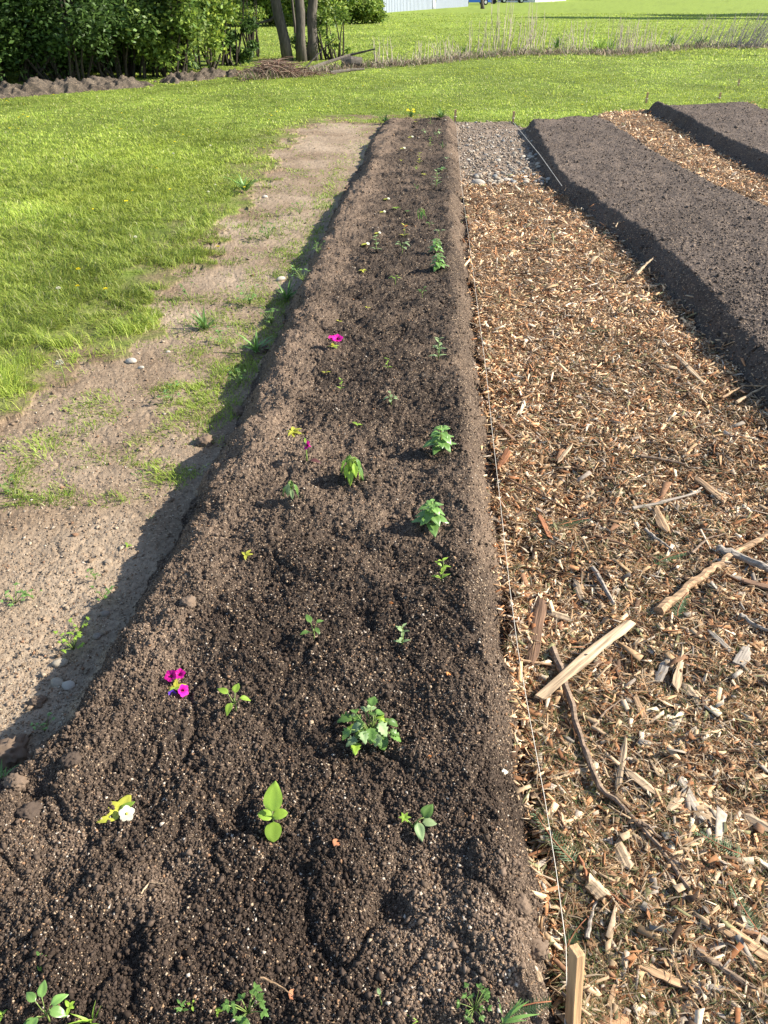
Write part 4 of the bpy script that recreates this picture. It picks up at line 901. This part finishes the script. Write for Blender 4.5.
def shrub(px, py, rad, ht, n, size, cols, label, low=.4, seed=0, name='shrub', cat='shrub', dense=16, stems=9, off=0):
    x, y, _ = gp(px, py, 0); y += off; e = empty(name, (x, y, 0), label, cat, None); r = random.Random(seed+11)
    cen = []
    for k in range(dense):
        a = r.uniform(0, 6.28); q = rad*r.random()**.5; cen.append((q*math.cos(a), q*math.sin(a), low+(ht-low)*r.random(), rad*r.uniform(.28, .5)))
    link('crown', cloud(cen, n, size, cols, seed), M_leafv, e)
    m = MB()
    for k in range(stems):
        c = cen[k % len(cen)]; m.tube(curve((c[0]*.35+r.uniform(-.2, .2), c[1]*.35, -.05), c[:3], (r.uniform(-.15, .15), 0, 0), 6), [.03, .028, .024, .018, .012, .006], 5)
    m.build('trunk', BMD, e); return e
for k, (px, py, r_, h_, n, lb, cs) in enumerate([(-70, 84, 1.3, 3.2, 26000, 'dense dark green shrub cut by the left border', DG), (10, 82, 1.3, 3.4, 30000, 'dense dark green shrub behind the left end of the soil heap', DG),
        (70, 81, 1.25, 3.2, 30000, 'dense dark green shrub behind the middle of the soil heap', DG+MG[2:]), (125, 79, 1.2, 3.3, 28000, 'mid green shrub behind the right end of the soil heap', DG+MG),
        (172, 77, 1.0, 3.0, 16000, 'loose yellowish green shrub at the right end of the dark row', MG+YG_[:1])]):
    shrub(px, py, r_, h_, int(n*.85), .065, cs, lb, .45, k, dense=26, stems=22)
for k, (px, lb) in enumerate([(-60, 'back shrub showing dark through the stems at the left border'), (10, 'back shrub seen dark between the stems of the left shrub'), (75, 'back shrub seen dark behind the middle shrub'), (135, 'back shrub seen behind the mid green shrub')]):
    shrub(px, 72, 1.6, 3.6, 24000, .09, DG, lb, .1, 40+k, dense=26, off=.8)
shrub(205, 70, .8, 2.6, 3500, .065, YG_+MG, 'thin sunlit yellow green shrub left of the small dark bush', .5, 20, dense=14, stems=10)
shrub(226, 66, .8, 3.0, 2800, .065, YG_+MG, 'open light green shrub behind the small dark bush', .9, 21, dense=14, stems=8)
shrub(239, 66, .42, 1.15, 4200, .06, DG, 'small dark green bush left of the three trunks', .15, 22, 'bush', 'bush', dense=12, stems=6)
shrub(255, 58, .7, 2.6, 1500, .06, YG_+MG, 'sparse leafy shrub just left of the leaning trunk', .5, 23, dense=12, stems=10)
shrub(333, 60, .5, 1.4, 900, .06, MG+YG_, 'sparse leafy shrub right of the three trunks', .15, 24, dense=12, stems=14)
shrub(306, 60, .4, .5, 700, .06, MG, 'low ivy like growth around the foot of the trunks', .1, 25, 'bush', 'bush', dense=8, stems=4)
for k, (px, py, r_, h_, lb) in enumerate([(196, 27, 1.9, 4, 'far hedge bush behind the yellow green shrub'), (222, 27, 2.0, 4, 'far hedge bush left of the trunks'), (250, 26, 2.0, 3.6, 'far hedge bush seen between shrub and trunks'), (281, 26, 2.0, 3.8, 'far hedge bush behind the leaning trunk'), (310, 26, 1.9, 3.6, 'far hedge bush behind the right trunk'),
        (338, 25, 1.8, 2.4, 'far light green hedge bush right of the trunks'), (361, 24, 1.3, 1.35, 'low far hedge bush sloping down toward the meadow')]):
    shrub(px, py, r_*.8, h_*.8, 9000, .11, YG_+MG, lb, .25, 60+k, 'hedge_bush', 'bush', dense=22, stems=6)
def tree(base, top, wpx, H_, label, seed, crown=True, rad=2.2, n=9000, dist=None, cols=MG, name='tree', lsize=.09):
    x, y, _ = gp(*base); d = depth(x, y, 0); r = wpx*d/F*.5; rr_ = random.Random(seed)
    if top is not None:      # lean sideways only, measured at the tree's own distance
        v = (512-top[1])/F; zt = CAMH-d*(sp_-v*cp); lean = ((top[0]-384)/F*d-x)/max(zt, .3)
    else: lean = 0
    e = empty(name, (x, y, 0), label, 'tree'); m = MB(); PP = []
    for i in range(13):
        t = i/12; PP.append((lean*H_*t*(1-.4*t)+rr_.uniform(-.3, .3)*r, rr_.uniform(-.3, .3)*r, H_*t-.05))
    m.tube(PP, [r*(1.25 if i == 0 else 1.0)*(1-.6*i/12)*rr_.uniform(.93, 1.07) for i in range(13)], 10, jit=.22); tk = m.build('trunk', BM, e, True)
    cen = []
    for k in range(7):
        i = 5+k % 7; p = PP[i]; a = rr_.uniform(0, 6.28); L = rr_.uniform(.5, 1)*rad; q = (p[0]+L*math.cos(a), p[1]+L*math.sin(a), p[2]+L*rr_.uniform(.2, .8))
        m2 = MB(); m2.tube(curve(p, q, (0, 0, .1*L), 6), [r*.42, r*.36, r*.3, r*.22, r*.15, r*.07], 6, jit=.2); m2.build('branch', BM, e)
        for f in (.6, .85, 1.05): cen.append((p[0]+(q[0]-p[0])*f, p[1]+(q[1]-p[1])*f, p[2]+(q[2]-p[2])*f, rad*.33))
    if crown: link('crown', cloud(cen, n, lsize, cols, seed), M_leafv, e)
    return e, PP
t1, P1 = tree((289, 62), (279, 0), 11, 6.5, 'grey barked trunk leaning left, leftmost of the three thick trunks', 1)
m = MB(); X = lambda px, z: (px-289)/F*20.3
m.tube([(-.12, 0, 1.15), (-.42, .1, .95), (-.75, .1, .88), (-1.05, 0, .72)], [.05, .04, .03, .012], 6, jit=.2); m.build('branch', BM, t1)
tree((298, 57), (295, 0), 3, 5, 'thin dark trunk between the leaning and the middle trunk', 2, rad=1.2, n=3000)
tree((302, 62), (303, 0), 10, 7, 'light grey straight trunk in the middle of the three thick ones', 3)
tree((313, 61), (316, 0), 10.5, 6.5, 'dark barked trunk, rightmost of the three thick trunks', 4)
for px, py, lb, sd in [(870, 18.6, 'tall tree beyond the right border whose shadow crosses the far meadow', 5), (930, 15.5, 'second tall tree beyond the right border', 6), (1000, 12.8, 'third tall tree beyond the right border', 7)]:
    tree((px, py), None, 8, 13, lb, sd, rad=4.5, n=16000, cols=MG, lsize=.3)
# brush pile, fallen branch, log
bx_, by_, _ = gp(276, 77); e = empty('brush_pile', (bx_, by_+.1, 0), 'heap of reddish brown cut twigs at the foot of the trunks', 'brush pile')
for nm, mt, cnt in (('twigs', plain('red brown twigs', (.15, .085, .06), .9, .3, 20), 230), ('twigs', plain('straw twigs', (.27, .195, .14), .9, .3, 20), 230)):
    m = MB()
    for k in range(cnt):
        c = (random.gauss(0, .42), random.gauss(0, .2), 0); hh = .27*math.exp(-(c[0]/.5)**2)*U(.1, 1); a = U(0, 6.28); L = U(.12, .4)
        m.tube(curve((c[0]-L*math.cos(a), c[1]-L*.5*math.sin(a), max(.02, hh-U(0, .15))), (c[0]+L*math.cos(a), c[1]+L*.5*math.sin(a), hh+U(0, .12)), (0, 0, .05), 4), U(.003, .007), 4)
    m.build(nm, mt, e)
def farstick(pts, r, label, name='fallen_branch', mat=BM):
    Q = [gp(a, b, zz) for a, b, zz in pts]; o0 = Q[0]; m = MB(); m.tube([(q[0]-o0[0], q[1]-o0[1], q[2]-o0[2]) for q in Q], [r*(1-.6*i/(len(Q)-1)) for i in range(len(Q))], 7, jit=.25)
    o = m.build(name, mat); o.location = o0; return tag(o, label, 'branch')
farstick([(308, 70, .04), (325, 63, .12), (350, 55, .25), (375, 49, .38)], .05, 'long fallen branch pointing up to the right beside the trunks')
farstick([(305, 68, .1), (322, 50, .45), (336, 38, .7)], .02, 'thin bare branch rising steeply right of the trunks')
farstick([(330, 73, .03), (350, 70, .05), (364, 69, .05)], .045, 'short thick branch lying on the grass edge')
x, y, _ = gp(342, 69); m = MB(); m.tube([(0, 0, .1), (.22, .02, .13), (.5, .05, .12)], [.13, .15, .12], 10, jit=.2); o = m.build('log', BM, None); o.location = (x, y, 0); tag(o, 'grey log lying at the edge of the grass right of the trunks', 'log')
# strip of dead stalks
DS = plain('dry stalks', (.42, .36, .28), .85, .3, 15, (1, 1, .2)); DSG = plain('grey stalks', (.28, .25, .23), .85, .3, 15)
ST = [(383, 66, 24, 0, 9), (397, 65, 10, 0, 6), (419, 63, 18, 0, 9), (439, 60, 15, 0, 7), (449, 58, 18, 0, 9), (462, 57, 12, 0, 6), (477, 55, 28, .15, 9), (494, 54, 43, 0, 6), (504, 54, 50, 0, 8), (520, 54, 30, .12, 9), (534, 53, 42, 0, 9), (547, 52, 24, 0, 7), (567, 51, 25, 0, 7),
      (573, 53, 26, 0, 6), (585, 53, 26, .05, 6), (617, 54, 30, 0, 13), (628, 54, 27, 0, 13), (640, 53, 28, .05, 13), (650, 51, 18, 0, 8), (668, 48, 22, .4, 7), (684, 48, 25, .35, 7), (701, 47, 27, .1, 7), (712, 47, 25, .15, 9), (724, 47, 24, .2, 9), (737, 48, 30, .25, 20), (751, 48, 32, .35, 22), (764, 47, 22, .4, 12)]
where = ['at the left end of the strip', 'just right of the left end', 'left of the pale meadow gap', 'in the short growth', 'short and dense beside the short growth', 'low and sparse', 'leaning before the tall ones', 'tall and thin', 'tallest and darkest of the strip', 'leaning right of the tallest',
         'tall and forked', 'medium and sparse', 'medium before the green weeds', 'left of the green weeds', 'among the green weeds', 'straight and dense right of the green weeds', 'straight and dense, second of three', 'straight and dense, third of three', 'short after the dense three', 'strongly leaning, first',
         'strongly leaning, second', 'sparse and fine', 'greyish and fine', 'greyish and leaning', 'dense grey and leaning', 'densest and darkest grey near the right border', 'cut by the right border']
for (px, py, hp, ln, n), wv in zip(ST, where):
    x, y, _ = gp(px, py, 0); d = depth(x, y, 0); h = hp*d/F*1.02; m = MB()
    for k in range(int(n*1.5)):
        bx = random.gauss(0, .17); bb = random.gauss(0, .16); hh = h*(U(.3, 1.05) if k > 2 else 1); l2 = ln*h*U(.6, 1.3)+random.gauss(0, .11)*h
        m.tube(curve((bx, bb, -.03), (bx+l2, bb+random.gauss(0, .06), hh), (U(-.03, .03), 0, 0), 4), [.0095, .009, .007, .004], 4)
        if random.random() < .35:
            f = U(.4, .8); m.tube(curve((bx+l2*f, bb, hh*f), (bx+l2*f+U(-.2, .2), bb, hh*f+U(.05, .2)), (0, 0, 0), 3), [.006, .005, .003], 4)
    o = m.build('dry_stalk_clump', DSG if px > 705 else DS); o.location = (x, y, 0); tag(o, 'clump of dead upright weed stalks, '+wv, 'dry stalks', 'dead stalk clumps along the meadow edge')
xs, ys = [], []
SP = [(300, 76), (340, 71), (370, 67), (420, 64), (470, 58), (520, 55), (570, 54), (620, 55), (660, 51), (700, 48), (790, 47)]
for i in range(9000):
    px = U(240, 830); py = np.interp(px, [240, 300]+[p[0] for p in SP[1:]], [80, 76]+[p[1] for p in SP[1:]])+random.gauss(0, 1.0)
    g = gp(px, py, 0); xs.append(g[0]); ys.append(g[1]+random.gauss(0, .15))
xs, ys = np.array(xs), np.array(ys); n = len(xs)
cc = pick([(.36, .28, .2), (.24, .18, .13), (.45, .38, .28), (.14, .10, .08), (.12, .17, .05)], n)*rng.uniform(.7, 1.2, (n, 1))
tag(blades('dry_litter', xs, ys, rng.uniform(.08, .32, n), rng.uniform(.012, .03, n), rng.uniform(.5, 1.55, n), cc, M_grass), 'dry brown litter and dead grass along the meadow edge strip', 'litter', kind='stuff')
for k, (px, py, wp, lb) in enumerate([(598, 52, 26, 'fresh yellow green weeds among the stalks, left clump'), (609, 51, 22, 'fresh yellow green weeds among the stalks, right clump'), (672, 46, 18, 'small bright weeds behind the leaning stalks'), (465, 53, 12, 'small yellow green weed among the left stalks'), (556, 49, 18, 'low green weed behind the tall stalks'), (700, 46, 20, 'low green weeds among the fine stalks')]):
    P('tuft', px, py, wp*.62, lb, 'weed', 'weed', 'lime' if k in (0, 1) else 'green', 34)
# ------------------------------------------------------------------ far buildings and vehicles
def clad(name, c): return plain(name, c, .5, .06, 3, (1, 1, .2), .05)
CW = clad('pale blue grey metal', (.26, .30, .37)); RFM = clad('grey roof metal', (.35, .37, .40)); DKW = plain('dark glass', (.03, .035, .045), .15, .1, 3); WH = clad('white panel', (.7, .7, .68)); RUB = plain('rubber', (.02, .02, .02), .9)
def shed(p, q, dp, ht, label, name, wall, wins=2, rise=1.2, door=True):
    a = Vector(gp(*p)); b = Vector(gp(*q)); L = (b-a).length; e = empty(name, a, label, 'building', None, math.atan2(b.y-a.y, b.x-a.x))
    m = MB(); m.box(0, L, 0, dp, -.4, ht); w_ = m.build('wall', wall, e)
    m = MB(); n = int(L/.45)
    for k in range(n): m.box(k*L/n+.02, k*L/n+.08, -.035, -.001, -.4, ht-.01)
    m.build('cladding_rib', RFM, w_)
    m = MB(); m.add([(-.4, -.4, ht+.002), (L+.4, -.4, ht+.002), (L+.4, dp+.4, ht+.002), (-.4, dp+.4, ht+.002), (-.4, dp/2, ht+rise), (L+.4, dp/2, ht+rise)], [(0, 3, 2, 1), (0, 1, 5, 4), (2, 3, 4, 5), (0, 4, 3), (1, 2, 5)]); m.build('roof', RFM, e)
    for k in range(wins):
        x0 = L*(.22+.6*k/max(1, wins-1)); m = MB(); m.box(x0, x0+1.1, -.07, -.04, .9, 2.0); f = m.build('window', WH, e); m = MB(); m.box(x0+.08, x0+1.02, -.09, -.072, .98, 1.92); m.build('pane', DKW, f)
    if door: m = MB(); m.box(L*.5, L*.5+1.0, -.08, -.04, 0, 2.0); m.build('door', WH, e)
shed((383, 13), (468, 6.5), 8, 3.4, 'long pale blue grey metal shed across the meadow', 'metal_shed', CW, 2)
shed((535, 2.5), (566, .8), 6, 3, 'white low building at the far edge right of the parked cars', 'far_building', WH, 1)
shed((180, 20), (222, 18), 6, 2.6, 'pale house glimpsed through the leaves left of the trunks', 'house', WH, 2)
def car(px, py, az, c, label, L=4.3, hgt=1.45):
    x, y, _ = gp(px, py); e = empty('parked_car', (x, y, 0), label, 'car', 'vehicles parked across the meadow', az); pm = plain('car paint', c, .3, .03, 1, (1, 1, 1), 0)
    prof_ = [(-.5, .3), (-.5, .75), (-.46, .85), (-.22, .92), (-.10, 1.4), (.20, hgt), (.40, 1.0), (.48, .9), (.5, .6), (.5, .3)]; m = MB(); n = len(prof_)
    V = [(a*L, s_*.85*(1 if b < 1 else .82), b) for s_ in (-1, 1) for a, b in prof_]; m.add(V, [tuple(range(n)), tuple(range(2*n-1, n-1, -1))]+[(k, n+k, n+(k+1) % n, (k+1) % n) for k in range(n)]); m.build('body', pm, e)
    for s_ in (-1, 1): m = MB(); m.add([(-.16*L, s_*.86, .95), (.34*L, s_*.86, 1.0), (.19*L, s_*.735, hgt-.06), (-.085*L, s_*.735, 1.34)], [(0, 1, 2, 3)]); m.build('window', DKW, e)
    for a in (-.3, .3):
        for s_ in (-1, 1): m = MB(); m.tube([(a*L, s_*.70, .32), (a*L, s_*.88, .32)], .32, 16); wl = m.build('wheel', RUB, e); m = MB(); m.tube([(a*L, s_*.881, .32), (a*L, s_*.90, .32)], .18, 12); m.build('rim', WH, wl)
car(474, 5, .2, (.03, .12, .45), 'blue car parked at the right end of the pale metal shed'); car(512, 3, 0, (.05, .05, .06), 'dark car parked on the far edge of the meadow'); car(530, 2, 0, (.18, .18, .2), 'grey car parked right of the dark one'); car(592, 0, 0, (.04, .04, .05), 'black car at the far edge, right of the white building')
x, y, _ = gp(493, 4); e = empty('trailer', (x, y, 0), 'white box trailer between the blue and the dark car', 'trailer'); m = MB(); m.box(-1.6, 1.6, -1, 1, .5, 2.7); m.build('body', WH, e)
for s_ in (-1, 1): m = MB(); m.tube([(0, s_*.8, .33), (0, s_*1.0, .33)], .33, 14); m.build('wheel', RUB, e)
tree((482, 9), (481, 0), 3.5, 7, 'far bare dark trunk in front of the trailer', 15, rad=1.5, n=1500, name='tree', lsize=.12)
# ------------------------------------------------------------------ light and render
w = bpy.data.worlds.new('World'); scene.world = w; w.use_nodes = True
nt = w.node_tree; sky = nt.nodes.new('ShaderNodeTexSky'); sky.sky_type = 'NISHITA'; sky.sun_disc = False
EL = R(33); AZ = R(86)       # azimuth clockwise from +Y
sky.sun_elevation = EL; sky.sun_rotation = AZ; sky.altitude = 100; sky.dust_density = .8
nt.links.new(sky.outputs[0], nt.nodes['Background'].inputs[0]); nt.nodes['Background'].inputs[1].default_value = .10
sd = bpy.data.lights.new('sun', 'SUN'); sd.energy = 4.6; sd.angle = R(.53); sd.color = (1, .93, .82)
so = bpy.data.objects.new('sun', sd); col.objects.link(so)
from mathutils import Vector
dirs = Vector((math.sin(AZ)*math.cos(EL), math.cos(AZ)*math.cos(EL), math.sin(EL)))
so.rotation_euler = dirs.to_track_quat('Z', 'Y').to_euler(); so.location = (8, 0, 6)
vs = scene.view_settings; vs.view_transform = 'Standard'; vs.look = 'None'; vs.gamma = 1; vs.exposure = 1.35; vs.use_curve_mapping = False
scene.render.engine = 'CYCLES'
scene.cycles.max_bounces = 6; scene.cycles.diffuse_bounces = 3; scene.cycles.transparent_max_bounces = 4
